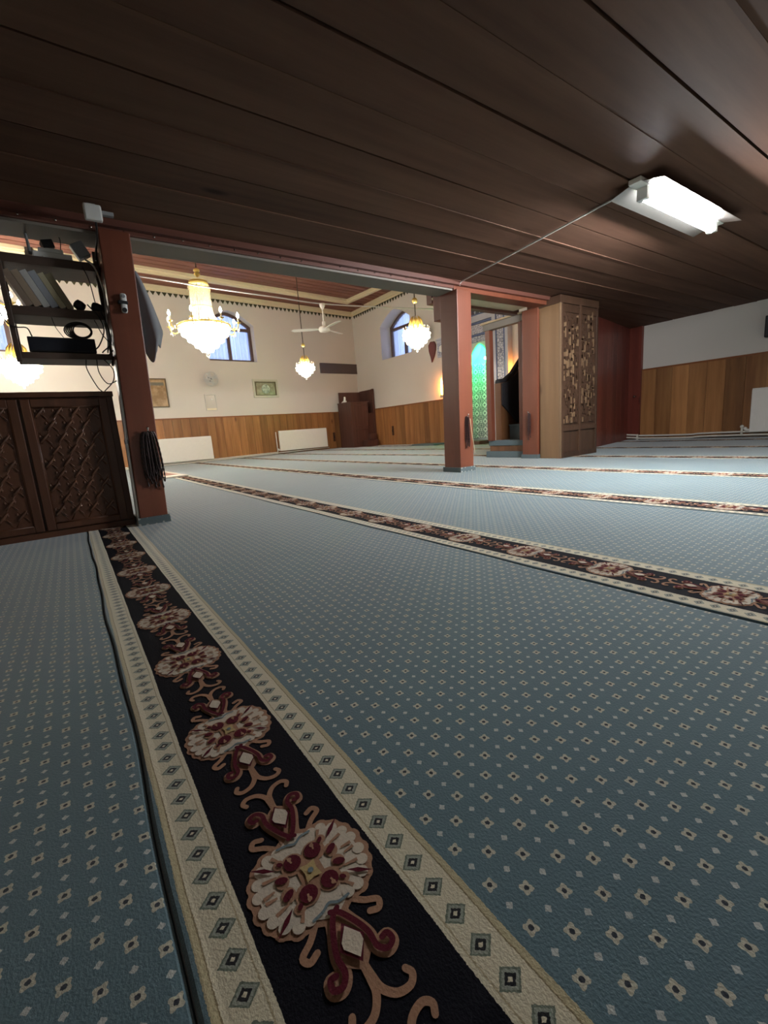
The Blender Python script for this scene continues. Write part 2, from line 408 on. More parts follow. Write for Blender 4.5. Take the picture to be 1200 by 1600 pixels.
# --- walls out of view that close the place
struct(obj('wall_front', MB().box((-13.2, YF - .4, 0), (XR + .3, YF, HALLC + .35)), M['wall']))
struct(obj('wall_side', MB().box((XR, YF, 0), (XR + .3, QY, 2.2)), M['wall_grey']))
struct(obj('wall_gallery_added', MB().box((-3.40, YF, 1.96), (-3.25, QY, HALLC + .35)), M['wall']))  # unseen wall over the open gallery edge, added to keep light in

# --- low ceiling of the gallery: planks with cover strips
ce = sroot('ceiling')
PWC = .25
pl = MB().box((0, 0, 0), (PWC - .012, QY - YF, .03)).mesh('plank', M['lowceil'])
st = MB().box((-.010, 0, -.004), (.010, QY - YF, .004)).mesh('batten', M['lowceil'])
for k in range(25):
    x = -3.2 + k * PWC
    link('plank', pl, ce, (x + .006, YF, LOWC + random.uniform(0, .006)))
    if k % 2 == 0 and k: link('batten', st, ce, (x, YF, LOWC + .002))
obj('deck', MB().box((-3.45, YF, LOWC + .04), (XR + .2, QY + .2, LOWC + .16)), M['lowceil'], ce)
obj('deck', MB().box((-3.95, 5.3, LOWC), (-3.21, QY + .1, LOWC + .16)), M['lowceil'], ce)
# --- hall ceiling: planks and raised cream moulding
hc = sroot('ceiling.001')
plh = MB().box((0, 0, 0), (.172, 11.8, .03)).mesh('plank', M['hallceil'])
for k in range(52):
    c, s = math.cos(WA), math.sin(WA); n = -.2 + k * .2
    link('plank', plh, hc, (WO[0] + n * c + 11.5 * s, WO[1] + n * s - 11.5 * c, HALLC + (.035 if 4 < k else 0)), (0, 0, WA))
obj('deck', MB().box((-13.2, YF - .4, HALLC + .075), (-3.2, QY + .8, HALLC + .3)), M['kursu'], hc)
mo = MB()
def along(n0, n1, t0, t1, z0, z1): mo.box((n0, t0, z0), (n1, t1, z1))
along(.80, .99, -11.3, -.72, HALLC - .02, HALLC + .06); along(.83, .95, -11.3, -.78, HALLC - .05, HALLC - .02)
along(.99, 8.6, -.91, -.72, HALLC - .02, HALLC + .06); along(.95, 8.6, -.88, -.78, HALLC - .05, HALLC - .02)
obj('moulding', mo, M['cream'], hc, WL, (0, 0, WA))

# --- main beam and lintel
b1 = sroot('trim_1')
obj('beam', MB().box((-3.40, YF, 1.75), (-3.2, 3.2, 1.96)), M['beam'], b1, bev=.006)
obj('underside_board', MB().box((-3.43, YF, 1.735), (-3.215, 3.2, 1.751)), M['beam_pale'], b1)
obj('ledger', MB().box((-3.2, YF, 1.775), (-3.16, 4.66, 1.815)), M['beam'], b1)
nail = MB().ball((0, 0, 0), .006, 6, 4).mesh('nail', M['metal'])
for k in range(26): link('nail', nail, b1, (-3.199, -1.0 + k * .165, 1.77 + random.uniform(-.006, .006)))
b2 = sroot('trim_2')
obj('lintel', MB().box((-3.36, 3.2, 1.735), (-3.2, 4.72, 1.84)), M['post'], b2, bev=.006)
obj('soffit_board', MB().box((-3.62, 3.3, 1.765), (-3.37, 4.6, 1.785)), M['cream'], b2)
obj('fascia', MB().box((-3.7, 3.3, 1.735), (-3.62, 4.7, 1.95)), M['beam'], b2)
obj('fascia', MB().box((-3.40, 3.2, 1.84), (-3.2, QY, 1.97)), M['beam'], b2)

# --- partition behind the wardrobe, dark door panel
pa = sroot('wall_partition')
p0, p1 = Vector((-3.33, 5.38)), Vector((-3.83, 7.85)); dv = (p1 - p0); L = dv.length; ang = math.atan2(dv.y, dv.x) - PI / 2
nb = 11; bw = L / nb
pb = MB().box((-.04, 0, 0), (0, bw - .006, 1.80)).mesh('board', M['part'])
for k in range(nb):
    q = p0 + dv * (k / nb); link('board', pb, pa, (q.x, q.y, TOPZ - .002), (0, 0, ang))
dr = sroot('door_1')
obj('door_leaf', MB().box((-3.86, QY - .05, 0.02), (-3.655, QY - .005, 1.81)), M['door_d'], dr, bev=.004)
obj('door_jamb', MB().box((-3.665, QY - .07, 0), (-3.625, QY, 1.81)), M['part'], dr)
obj('door_handle', MB().tube([(-3.70, QY - .05, .72), (-3.70, QY - .09, .72)], .012, 8).ball((-3.70, QY - .10, .72), .02), M['metal'], dr, smooth=True)

# --- windows
def window(name, parent_loc, rz, y0, y1, z0, zs, za, dep, flip):
    """in wall frame: local y along, window plane at x=-dep (flip: built for the qibla wall)"""
    r = sroot(name, parent_loc, rz)
    A = arch(y0, y1, zs, za); fw = .07
    x0, x1 = -dep, -dep + .06
    out = [(y0, z0), (y1, z0)] + A[::-1]; ym, zm = (y0 + y1) / 2, (z0 + zs) / 2
    inn = []
    for (y, z) in out:
        k = 1 - fw / ((y1 - y0) / 2); kz = 1 - fw / ((za - z0) / 2); inn.append((ym + (y - ym) * k, (z0 + za) / 2 + (z - (z0 + za) / 2) * kz))
    n = len(out); mb = MB()
    mb.add([(x0, p[0], p[1]) for p in out] + [(x0, p[0], p[1]) for p in inn] + [(x1, p[0], p[1]) for p in out] + [(x1, p[0], p[1]) for p in inn],
           [f for i in range(n) for j in [(i + 1) % n] for f in ((i, j, n + j, n + i), (2 * n + i, 3 * n + i, 3 * n + j, 2 * n + j), (n + i, n + j, 3 * n + j, 3 * n + i), (i, 2 * n + i, 2 * n + j, j))])
    obj('frame', mb, M['winframe'], r)
    obj('transom', MB().box((x0, y0 + .03, zs - .12), (x1 + .01, y1 - .03, zs - .05)), M['winframe'], r)
    obj('mullion', MB().box((x0, ym - .035, z0 + .03), (x1 + .012, ym + .035, zs - .1)), M['winframe'], r)
    for a, b in ((y0 + .05, ym - .03), (ym + .03, y1 - .05)):
        obj('pane', MB().box((x0 + .02, a, z0 + .05), (x0 + .028, b, zs - .1)), M['glass'], r)
    A2 = [(ym + (y - ym) * .92, zs - .06 + (z - zs) * .9) for y, z in A]
    obj('pane', MB().prism([(A2[0][0], zs - .08)] + A2 + [(A2[-1][0], zs - .08)], x0 + .02, x0 + .028, 'x'), M['glass'], r)
    cu = MB(); ny = 60; vs = []; fs = []
    for i in range(ny + 1):
        y = y0 - .05 + (y1 - y0 + .1) * i / ny; xx = -dep - .09 + .022 * math.sin(i * 1.35) + .012 * math.sin(i * .43)
        vs += [(xx, y, z0 - .05), (xx, y, za + .02)]
    for i in range(ny): fs.append((2 * i, 2 * i + 2, 2 * i + 3, 2 * i + 1))
    cu.add(vs, fs)
    return r, cu
for k, (hy0, hy1, z0, zs, za) in enumerate(win_l):
    r, cu = window('window_%d' % (k + 1), WL, WA, hy0, hy1, z0, zs, za, .26, False)
    tag(obj('curtain', cu, M['curtain'], None, WL, (0, 0, WA)), ['pale blue sheer curtain in arched window behind the big chandelier', 'pale blue sheer curtain in arched window beyond the cluttered shelf rack'][k], 'curtain')
# qibla window: built in a frame turned by -90 degrees (local y -> world +x, local x -> world -y)
r, cu = window('window_3', (0, QY, 0), -PI / 2, -10.86, -9.5, 2.45, 3.36, 3.68, .42, True)
tag(obj('curtain', cu, M['curtain'], None, (0, QY, 0), (0, 0, -PI / 2)), 'pale sheer curtain in the arched window on the mihrab wall', 'curtain')

# ================================================================== CARPETS
X0, X1, V0, V1 = -12.6, XR - .02, -.1365, 1.0620
def wig(x, n): return .0030 * math.sin(x * 5.1 + n * 2.3) + .0018 * math.sin(x * 13.3 + n * 4.1)
def carpet_mesh(y0, clipv, n_):
    mb = MB(); xs = []; x = X0
    while x < X1:
        xs.append(x); x += .03 if -4 < x < .6 else .12
    xs.append(X1); prof = [(0, 0), (.0012, .007), (.005, .0115), (.011, .0118), (.022, TOPZ)]
    vmax = min(V1, clipv)
    ph = random.uniform(0, 9)
    rows = []
    for x in xs:
        e0 = wig(x, n_); e1 = wig(x, n_ + 1)
        row = [(V0 + e0 + d, z) for d, z in prof] + [(q, TOPZ) for q in (.2, .6) if q < vmax - .05]
        row += [(vmax - .012 + e1, TOPZ), (vmax - .004 + e1, TOPZ - .001), (vmax + e1, TOPZ - .005), (vmax + e1, 0)]
        xw = WO[0] + .02 + .1 * (WO[1] - y0)
        rows.append([(max(x, xw - .1 * v), v, z) for v, z in row])
    n = len(rows[0]); mb.add([p for r in rows for p in r], [(i * n + k, (i + 1) * n + k, (i + 1) * n + k + 1, i * n + k + 1) for i in range(len(rows) - 1) for k in range(n - 1)])
    return mb
# medallion of the floral band, in millimetres, then scaled
def medallion_mesh():
    mb = MB(); S = .001; cnt = [0]
    def lift(): cnt[0] += 1; return (cnt[0] % 70) * 1e-5
    def circ(u, w, r, z, n=14, ry=None, rot=0):
        ry = ry or r; c, s = math.cos(rot), math.sin(rot)
        pts = [(r * math.cos(2 * PI * k / n), ry * math.sin(2 * PI * k / n)) for k in range(n)]
        z += lift()
        mb.add([((u + a * c - b * s) * S, (w + a * s + b * c) * S, z) for a, b in pts], [tuple(range(n))])
    def poly(pts, z):
        z += lift(); mb.add([(u * S, w * S, z) for u, w in pts], [tuple(range(len(pts)))])
    def stroke(pts, wd, z, cap=True):
        P = curve_pts([(u, w, 0) for u, w in pts], 5); vs = []; z0_ = z; z += lift()
        for i, p in enumerate(P):
            t = (P[min(i + 1, len(P) - 1)] - P[max(i - 1, 0)]).normalized(); h = wd if not isinstance(wd, tuple) else wd[0] + (wd[1] - wd[0]) * i / (len(P) - 1)
            vs += [((p.x - t.y * h / 2) * S, (p.y + t.x * h / 2) * S, z), ((p.x + t.y * h / 2) * S, (p.y - t.x * h / 2) * S, z)]
        mb.add(vs, [(2 * i, 2 * i + 1, 2 * i + 3, 2 * i + 2) for i in range(len(P) - 1)])
        if cap:
            for p, h in ((P[0], wd[0] if isinstance(wd, tuple) else wd), (P[-1], wd[1] if isinstance(wd, tuple) else wd)): circ(p.x, p.y, h / 2, z0_, 10)
    z = [.0008 * k for k in range(8)]
    lobes = [(48, 24, 10), (47, 37, 10), (38, 49, 10), (25, 57, 10), (10, 61, 10.5)]
    Q = [(1, 1), (1, -1), (-1, 1), (-1, -1)]
    armA = [(54, 4), (60, -4), (78, -13), (94, -18), (109, -18), (117, -25), (114, -33), (106, -32), (106, -26)]
    # tan ground
    mb.cur = 0
    for su, sw in Q:
        for u, w, r in lobes: circ(su * u, sw * w, r, z[0])
    half = [(57, 20), (56, 38), (45, 55), (28, 65), (8, 69)]
    poly(half + [(-u, w) for u, w in half[::-1]] + [(-64, 8), (-64, -8)] + [(-u, -w) for u, w in half] + [(u, -w) for u, w in half[::-1]] + [(64, -8), (64, 8)], z[0])
    for su in (1, -1):
        for sw in (1, -1):
            stroke([(su * u, sw * w) for u, w in armA], 13, z[0])
            stroke([(su * 54, sw * 22), (su * 64, sw * 32), (su * 72, sw * 44), (su * 80, sw * 40), (su * 77, sw * 31)], 7, z[0])
            stroke([(su * 111, 0), (su * 126, sw * 1), (su * 138, sw * 3), (su * 149, sw * 12), (su * 152, sw * 25), (su * 146, sw * 32), (su * 139, sw * 29)], (8, 6.5), z[0])
        poly([(su * 50, 14), (su * 62, 14), (su * 80, 20), (su * 104, 16), (su * 118, 0), (su * 104, -16), (su * 80, -20), (su * 62, -14), (su * 50, -14)], z[0])
    # cream
    mb.cur = 1
    for su, sw in Q:
        for u, w, r in lobes: circ(su * u * .96, sw * w * .955, r * .70, z[1])
    half = [(48, 22), (46, 37), (36, 49), (22, 56), (5, 59)]
    poly(half + [(-u, w) for u, w in half[::-1]] + [(-57, 7), (-57, -7)] + [(-u, -w) for u, w in half] + [(u, -w) for u, w in half[::-1]] + [(57, -7), (57, 7)], z[1])
    # tan lines that divide the petals and inner flower
    mb.cur = 0
    for su, sw in Q:
        stroke([(su * 18, sw * 34), (su * 21, sw * 50)], (2.5, 4.5), z[2], False); stroke([(su * 34, sw * 25), (su * 44, sw * 31)], (2.5, 4.5), z[2], False)
        stroke([(su * 4, sw * 42), (su * 3, sw * 55)], (2.5, 4.5), z[2], False)
        circ(su * 21, sw * 13.5, 14, z[2]); circ(su * 9, sw * 31, 9.5, z[2], 12, 8); circ(su * 30, sw * 27, 6.5, z[2])
    poly([(24, 14), (-24, 14), (-24, -14), (24, -14)], z[2])
    mb.cur = 3
    for su in (1, -1): stroke([(su * 50, -21), (su * 48, -9), (su * 44, 0), (su * 49, 9), (su * 49, 21)], 3.2, z[2])
    # burgundy
    mb.cur = 2
    for su, sw in Q:
        circ(su * 22, sw * 13, 10.2, z[3]); circ(su * 10, sw * 31.5, 7.4, z[3], 10, 4.4, PI / 2 - su * sw * .5); circ(su * 29, sw * 26, 4.2, z[3], 8, 2.8, su * sw * .7)
        poly([(su * 25, sw * 33), (su * 36, sw * 42), (su * 44, sw * 57), (su * 31, sw * 45)], z[3])
        stroke([(su * u, sw * w) for u, w in armA], 6, z[3])
    for su in (1, -1): poly([(su * 70, 0), (su * 92, 14), (su * 112, 0), (su * 92, -14)], z[4])
    mb.cur = 0
    for su, sw in Q: circ(su * 28, sw * 14.5, 2.6, z[4]); stroke([(su * 22, sw * 14), (su * 31, sw * 16)], 2.2, z[4], False)
    mb.cur = 1
    for su in (1, -1): poly([(su * 75, 1), (su * 90, 10.5), (su * 97, 10), (su * 108, 0), (su * 93, -10), (su * 87, -9)], z[5])
    mb.cur = 4; poly([(11, 9), (0, 7), (-11, 9), (-9, 0), (-11, -9), (0, -7), (11, -9), (9, 0)], z[4])
    mb.cur = 3; circ(0, 0, 3.4, z[5])
    return mb.mesh('medallion', [Y_TAN, Y_CREAM, Y_BURG, Y_BLUE, Y_GOLD])
MED = medallion_mesh()
CL = {-1: 'blue dotted carpet row whose far edge passes under the dark carved cabinet',
      0: 'blue dotted carpet whose floral band runs straight to the carved cabinet corner',
      1: 'blue dotted carpet row, second floral band counted from the carved cabinet',
      2: 'blue dotted carpet row, third floral band from the carved cabinet, before the middle post',
      3: 'blue dotted carpet row whose floral band passes just behind the middle red post',
      4: 'blue dotted carpet row reaching the wardrobe base and minbar steps',
      5: 'blue dotted carpet row, second last floral band before the radiator under grey wall',
      6: 'blue dotted carpet row lying along the mihrab wall, last of the rows'}
for n in range(-1, 7):
    y0 = YA + ROW * n
    cr = tag(obj('carpet', carpet_mesh(y0, QY - y0 - .06, n), M['carpet'], None, (0, y0, 0)), CL[n], 'carpet', 'blue prayer carpet rows')
    off = {0: -.413, 1: -.383, 2: -.437}.get(n, -.413 + .07 * n)
    k0 = -40
    for k in range(k0, 12):
        x = off + k * PER
        if WO[0] + .1 * (WO[1] - y0) + .2 < x < X1 - .2: link('medallion', MED, cr, (x, 0, TOPZ + .0006))

# ================================================================== POSTS
def post(label, x0, x1, y0, y1, h, lean, mat, ch=.05, cb=.012):
    cx, cy = (x0 + x1) / 2, (y0 + y1) / 2
    r = thing('wooden_post', label, 'post', (cx, cy, TOPZ - .002))
    a, b = x0 - cx, y0 - cy
    obj('shaft', MB().box((a, b, 0), (-a, -b, h - TOPZ), lean), mat, r, bev=.006)
    c = MB(); o = cb
    c.box((a - o, b - o, 0), (-a + o, b, ch)).box((a - o, -b, 0), (-a + o, -b + o, ch)).box((a - o, b, 0), (a, -b, ch)).box((-a, b, 0), (-a + o, -b, ch))
    obj('carpet_collar', c, M['collar'], r)
    return r
post('brown wooden post beside the carved cabinet, with grey cloth on it', -3.40, -3.17, .298, .462, 1.76, (0, .05), M['post_dark'])
mp = post('dark red wooden post standing alone in the middle of the carpet', -3.45, -3.215, 3.21, 3.40, 1.745, (.045, 0), M['post'])
obj('corbel', MB().box((-.235, -.04, 1.53), (-.05, .12, 1.83)), M['post_dark'], mp, bev=.005)
post('dark red wooden post between the minbar steps and the wardrobe', -3.545, -3.325, 4.63, 4.74, 1.745, (.02, 0), M['post'])
# bead bundles
def beads(label, loc, rz, w, h, n, cord):
    r = thing('prayer_beads', label, 'prayer beads', loc, rz, 'prayer beads hung on the posts')
    obj('hook', MB().tube([(0, 0, 0), (.03, 0, .002), (.036, 0, .018)], .005, 8).ball((.036, 0, .022), .009).lathe([(.014, 0), (.014, .004)], 10, (.0, 0, -.002)), M['metal'], r, smooth=True)
    for k in range(n):
        o = (k - (n - 1) / 2) / n * w; hh = h * random.uniform(.72, 1.0); ww = random.uniform(.08, .2) * w / 2 + .004
        pts = []; m = 56
        for i in range(m):
            q = i / m; a = 2 * PI * q
            y = o * (.55 + .45 * math.sin(q * PI)) + ww * math.sin(a) * (1 if True else 0); z = -hh / 2 * (1 - math.cos(a))
            pts.append((.012 + .012 * (k % 3) + .003 * math.sin(k * 3), y, z))
        obj('bead_strand', MB().tube(pts, [.0048 if i % 2 else .0026 for i in range(m)], 6, True), M['beads'], r, smooth=True)
        if k % 3 == 0:
            obj('tassel', MB().tube([(.016, o, -hh), (.016, o + .004, -hh - .05)], [.002, .006], 6), M['beads'], r)
    if cord: obj('cord', MB().tube(curve_pts([(.03, .03, -.02), (.03, .05, -h * .6), (.03, .075, -h), (.03, .08, -h - .07)], 5), .003, 5), M['cream_d'], r, smooth=True)
    return r
beads('thick bunch of dark prayer beads hanging on the brown post by cabinet', (-3.17, .425, .595), 0, .105, .33, 15, False)
beads('slim dark prayer beads with pale cord on the lone middle post', (-3.205, 3.30, .56), 0, .05, .30, 4, True)
beads('slim dark prayer beads on the post next to the wardrobe', (-3.43, 4.63, .555), -PI / 2, .04, .28, 4, False)

# ================================================================== CARVED CABINET (left)
CX = -3.28
cb = thing('carved_cabinet', 'dark carved wooden cabinet standing below the cluttered shelf rack', 'cabinet', (CX, .28, TOPZ))
H = .848
body = MB().box((-.42, -1.33, 0), (-.018, 0, H - .03)).box((-.43, -1.34, H - .03), (.006, .004, H))
obj('body', body, M['cab'], cb, bev=.003)
obj('plinth', MB().box((-.018, -1.33, 0), (-.004, 0, .035)), M['cab_h'], cb)
for k in range(3):
    y1 = -.035 - k * .437; y0 = y1 - .425; z0, z1 = .042, .808
    d = obj('door', MB().box((-.018, y0, z0), (-.006, y1, z1)), M['cab'], cb)
    fr = MB(); w = .045
    fr.box((-.006, y0, z0), (.006, y0 + w, z1)).box((-.006, y1 - w, z0), (.006, y1, z1)).box((-.006, y0 + w, z0), (.006, y1 - w, z0 + w * .8)).box((-.006, y0 + w, z1 - w), (.006, y1 - w, z1))
    obj('frame', fr, M['cab'], d, bev=.004)
    mo2 = MB(); a0, a1, b0, b1 = y0 + w, y1 - w, z0 + w * .8, z1 - w
    for p, q in (((a0, b0), (a1, b0)), ((a1, b0), (a1, b1)), ((a1, b1), (a0, b1)), ((a0, b1), (a0, b0))):
        mo2.tube([(-.003, p[0], p[1]), (-.003, q[0], q[1])], .007, 6)
    obj('moulding', mo2, M['cab'], d, smooth=True)
    cv = MB()
    ay0, ay1, az0, az1 = a0 + .012, a1 - .012, b0 + .012, b1 - .012
    py_, pz_ = .086, .145
    for j in range(-1, 12):
        for i in range(-1, 6):
            yy = ay0 + .022 + i * py_ + (py_ / 2 if j % 2 else 0); zz = az1 - .02 - j * pz_ / 2
            if not (ay0 + .016 < yy < ay1 - .016 and az0 + .025 < zz < az1 - .01): continue
            s0 = len(cv.v); cv.ball((0, 0, 0), (.014, .009, .040), 10, 8)
            cv.xf(Matrix.Translation((-.003, yy, zz)) @ Matrix.Rotation(math.radians(-42), 4, 'X'), s0)
            s0 = len(cv.v); cv.ball((0, 0, 0), (.006, .004, .018), 6, 5)
            cv.xf(Matrix.Translation((-.005, yy + .021, zz - .024)) @ Matrix.Rotation(math.radians(38), 4, 'X'), s0)
            for q in (-1, 1):
                cv.ball((-.005, yy + q * .022, zz + .012), (.004, .008, .010), 6, 4)
    # diagonal ribs
    ny = int((ay1 - ay0) / py_) + 1
    for i in range(-9, 12):
        for sg in (1, -1):
            P = []
            for k2 in range(41):
                zz = az0 + (az1 - az0) * k2 / 40; yy = ay0 + .022 + i * py_ + sg * (az1 - .02 - zz) / pz_ * py_
                if ay0 < yy < ay1: P.append((-.006, yy, zz))
            if len(P) > 2: cv.tube([(-.0085, P[0][1], P[0][2]), (-.0085, P[-1][1], P[-1][2])], .0045, 5)
    obj('carving', cv, M['carve'], d, smooth=True)
# white trunking between cabinet and post
t = thing('cable_trunking', 'narrow white cable trunking running down between cabinet and brown post', 'cable trunking', (-3.21, .291, TOPZ))
obj('channel', MB().box((-.03, -.006, .0), (.028, .006, .53), (0, .012)), M['whitep'], t)
obj('channel', MB().box((-.03, .008, .535), (.03, .022, 1.02), (0, .022)), M['whitep'], t)
obj('clip', MB().box((-.032, .004, .52), (.032, .02, .545)), M['greyp'], t)

# ================================================================== SHELF RACK ON THE POST
rk = thing('shelf_rack', 'dark open shelf rack of three boards fixed to the brown post', 'shelf', (-3.42, .1, 1.0))
def w2(r, a, b): return (tuple(p - q for p, q in zip(a, r.location)), tuple(p - q for p, q in zip(b, r.location)))
def wbox(r, name, a, b, mat, bev=.003, **k):
    a, b = w2(r, a, b); return obj(name, MB().box(a, b), mat, r, bev=bev, **k)
wbox(rk, 'shelf_board', (-3.55, -.26, 1.56), (-3.31, .335, 1.608), M['shelf'])
wbox(rk, 'shelf_board', (-3.55, -.15, 1.285), (-3.31, .325, 1.335), M['shelf'])
wbox(rk, 'shelf_board', (-3.55, -.14, 1.05), (-3.31, .32, 1.085), M['shelf'])
wbox(rk, 'upright', (-3.335, -.152, 1.03), (-3.308, -.126, 1.57), M['shelf'])
wbox(rk, 'upright', (-3.55, -.152, 1.05), (-3.525, -.126, 1.57), M['shelf'])
wbox(rk, 'upright', (-3.42, .318, 1.03), (-3.385, .345, 1.70), M['shelf'])
wbox(rk, 'hanger', (-3.42, -.255, 1.6), (-3.385, -.22, 1.76), M['shelf'])
# books
BK = [((134, 116, 100), .034, .2), ((150, 132, 112), .036, .2), ((176, 176, 172), .034, .205), ((150, 154, 160), .036, .205), ((182, 172, 142), .03, .2), ((140, 130, 104), .034, .2)]
BN = ['dull brown book leaning nearest the rack upright', 'tan-brown book leaning next to the dull brown one', 'off-white book leaning in the middle of the row', 'pale grey book leaning between the off-white and cream ones', 'cream book leaning beside the khaki one', 'khaki book at the open end of the leaning row']
yy = -.055; an = math.radians(24)
for (c, th, h), nm in zip(BK, BN):
    r = thing('book', nm + ' on the rack', 'book', (-3.33, yy, 1.336), 0, 'leaning books on the rack'); r.rotation_euler = (an, 0, 0)
    cm = plain('book_cover', c, .6, 0, .1, 30)
    obj('cover', MB().box((-.15, 0, 0), (-.002, .003, h)).box((-.15, th - .003, 0), (-.002, th, h)).box((-.002, 0, 0), (.001, th, h)), cm, r, bev=.001)
    obj('pages', MB().box((-.147, .003, .004), (-.003, th - .003, h - .004)), M['paper'], r)
    yy += th / math.cos(an) + .0015
# router on the top board
r = thing('router', 'white network router with one upright antenna on the rack top', 'router', (-3.36, .12, 1.610))
obj('body', MB().box((-.08, -.1, 0), (.03, .09, .035)), M['whitep'], r, bev=.006)
obj('hood', MB().box((-.08, -.07, .035), (.02, .05, .06)), M['whitep'], r, bev=.006)
obj('antenna', MB().tube([(.0, -.108, .02), (.004, -.112, .10), (.004, -.116, .19)], [.009, .007, .004], 8), M['greyp'], r, smooth=True)
for k in range(3): obj('light', MB().ball((.031, -.05 + .05 * k, .006), .0045, 6, 4), M['whitep'], r)
tag(obj('power_adapter', MB().box((-.035, -.03, 0), (.03, .03, .045)), M['blackp'], None, (-3.37, .105, 1.672), (.25, 0, .1), bev=.005), 'black power adapter box lying on the white router', 'adapter')
tag(obj('paper_leaflet', MB().prism([(-.04, 0), (.03, .0), (.01, .10), (-.03, .095)], 0, .002, 'x'), M['paper'], None, (-3.46, .02, 1.611), (0, -.2, .1)), 'crumpled white leaflet propped behind the router antenna', 'paper')
r = thing('junction_box', 'small tilted grey box at post end of the rack top', 'box', (-3.33, .275, 1.636)); r.rotation_euler = (.5, 0, 0)
obj('body', MB().box((-.03, -.035, 0), (.02, .035, .085)), M['greyp'], r, bev=.004)
obj('lid', MB().box((.02, -.033, .004), (.026, .033, .08)), M['greyp'], r, bev=.002)
# receiver on the bottom board
r = thing('video_recorder', 'flat black recorder box standing on the lowest rack board', 'recorder', (-3.40, .08, 1.086))
obj('case', MB().box((-.1, -.165, 0.006), (.075, .165, .088)), M['blackp'], r, bev=.004)
obj('front_panel', MB().box((.075, -.16, .012), (.08, .16, .082)), plain('glossy_black', (30, 32, 40), .6, spec=.2), r)
for y in (-.14, .14): obj('foot', MB().lathe([(.012, 0), (.012, .007)], 10, (.05, y, 0)), M['blackp'], r)
# cable coil on the recorder
cc = MB()
for k in range(6):
    P = [(-.01 + .006 * math.sin(k + q * .4), .07 * (1 - .07 * k) * math.cos(q * PI / 12) + .004 * k, .055 * (1 - .05 * k) * math.sin(q * PI / 12)) for q in range(24)]
    cc.tube(P, .0042, 5, True)
tag(obj('cable_coil', cc, M['cable'], None, (-3.345, .17, 1.226), (0, -.35, 0), smooth=True), 'coil of black cable standing on the black recorder', 'cable')
for k, (y, z, nm) in enumerate(((.20, 1.366, 'black round plug beside the khaki book on middle board'), (.287, 1.36, 'black round plug against the post on middle board'))):
    r = thing('plug', nm, 'plug', (-3.34, y, z), 0, 'black plugs on the rack')
    obj('body', MB().lathe([(.012, -.03), (.026, -.024), (.03, 0), (.026, .022), (.012, .028)], 12).xf(Matrix.Rotation(.9 + k * .4, 4, 'X')), M['blackp'], r, smooth=True)
    obj('pin', MB().tube([(.02, 0, 0), (.042, .004, .004)], .004, 6), M['metal'], r)
# loose cables
def cable(pts, rad, label, mat='cable', group='loose cables on the rack'):
    return tag(obj('cable', MB().tube(curve_pts(pts, 6), rad, 6), M[mat], None, smooth=True), label, 'cable', group)
cable([(-3.33, .27, 1.63), (-3.30, .31, 1.58), (-3.29, .335, 1.45), (-3.29, .33, 1.35), (-3.29, .318, 1.2), (-3.30, .30, 1.09)], .0055, 'grey-white cable running down the post side of the rack', 'cable_w')
cable([(-3.34, .285, 1.38), (-3.3, .27, 1.50), (-3.31, .25, 1.58)], .003, 'thin black wire rising from the plug to the top board')
cable([(-3.32, .24, 1.37), (-3.30, .285, 1.30), (-3.29, .30, 1.22), (-3.295, .26, 1.13), (-3.31, .22, 1.10)], .004, 'black lead hanging from plug to recorder corner')
cable([(-3.32, .30, 1.35), (-3.285, .32, 1.25), (-3.285, .325, 1.15), (-3.30, .27, 1.09)], .004, 'black lead hugging the post beside the recorder')
cable([(-3.31, .26, 1.28), (-3.29, .29, 1.19), (-3.285, .335, 1.12), (-3.30, .30, 1.075)], .003, 'fine black wire looping below the middle board')
cable([(-3.32, .18, 1.05), (-3.30, .175, .99), (-3.30, .21, .89), (-3.295, .235, .855)], .003, 'thin black wire drooping from lowest board to cabinet top')
cable([(-3.32, .235, 1.05), (-3.30, .235, .97), (-3.295, .27, .905), (-3.29, .325, .925)], .003, 'thin black wire looping under lowest board towards the post')
cable([(-3.29, .27, 1.05), (-3.285, .31, .99), (-3.285, .30, .92), (-3.29, .245, .86)], .003, 'short black wire crossing the white trunking')
cable([(-3.315, -.2, 1.35), (-3.30, -.16, 1.24), (-3.30, -.12, 1.215), (-3.31, -.075, 1.215), (-3.33, -.06, 1.175)], .0035, 'black lead curving over the rack upright into recorder')
cable([(-3.33, .05, 1.285), (-3.32, .06, 1.23), (-3.33, .09, 1.175)], .002, 'hair-thin wire between middle board and recorder top')
cable([(-3.345, .155, 1.64), (-3.34, .165, 1.72), (-3.35, .15, 1.76)], .0025, 'thin black wire standing up behind the router')
cable([(-3.01, .33, 1.73), (-3.12, .335, 1.70), (-3.28, .335, 1.68), (-3.30, .325, 1.62)], .006, 'black lead dropping from the white square unit')
# access point
r = thing('wifi_panel', 'white square wireless unit at the top of the brown post', 'antenna', (-3.0, .32, 1.725))
obj('panel', MB().box((-.012, -.042, -.008), (.022, .042, .072)), M['whitep'], r, bev=.008)
obj('bracket', MB().box((-.03, .03, .035), (.0, .10, .055)), M['greyp'], r, bev=.003)
obj('mount', MB().box((-.03, -.02, .05), (-.012, .02, .086)), M['greyp'], r)
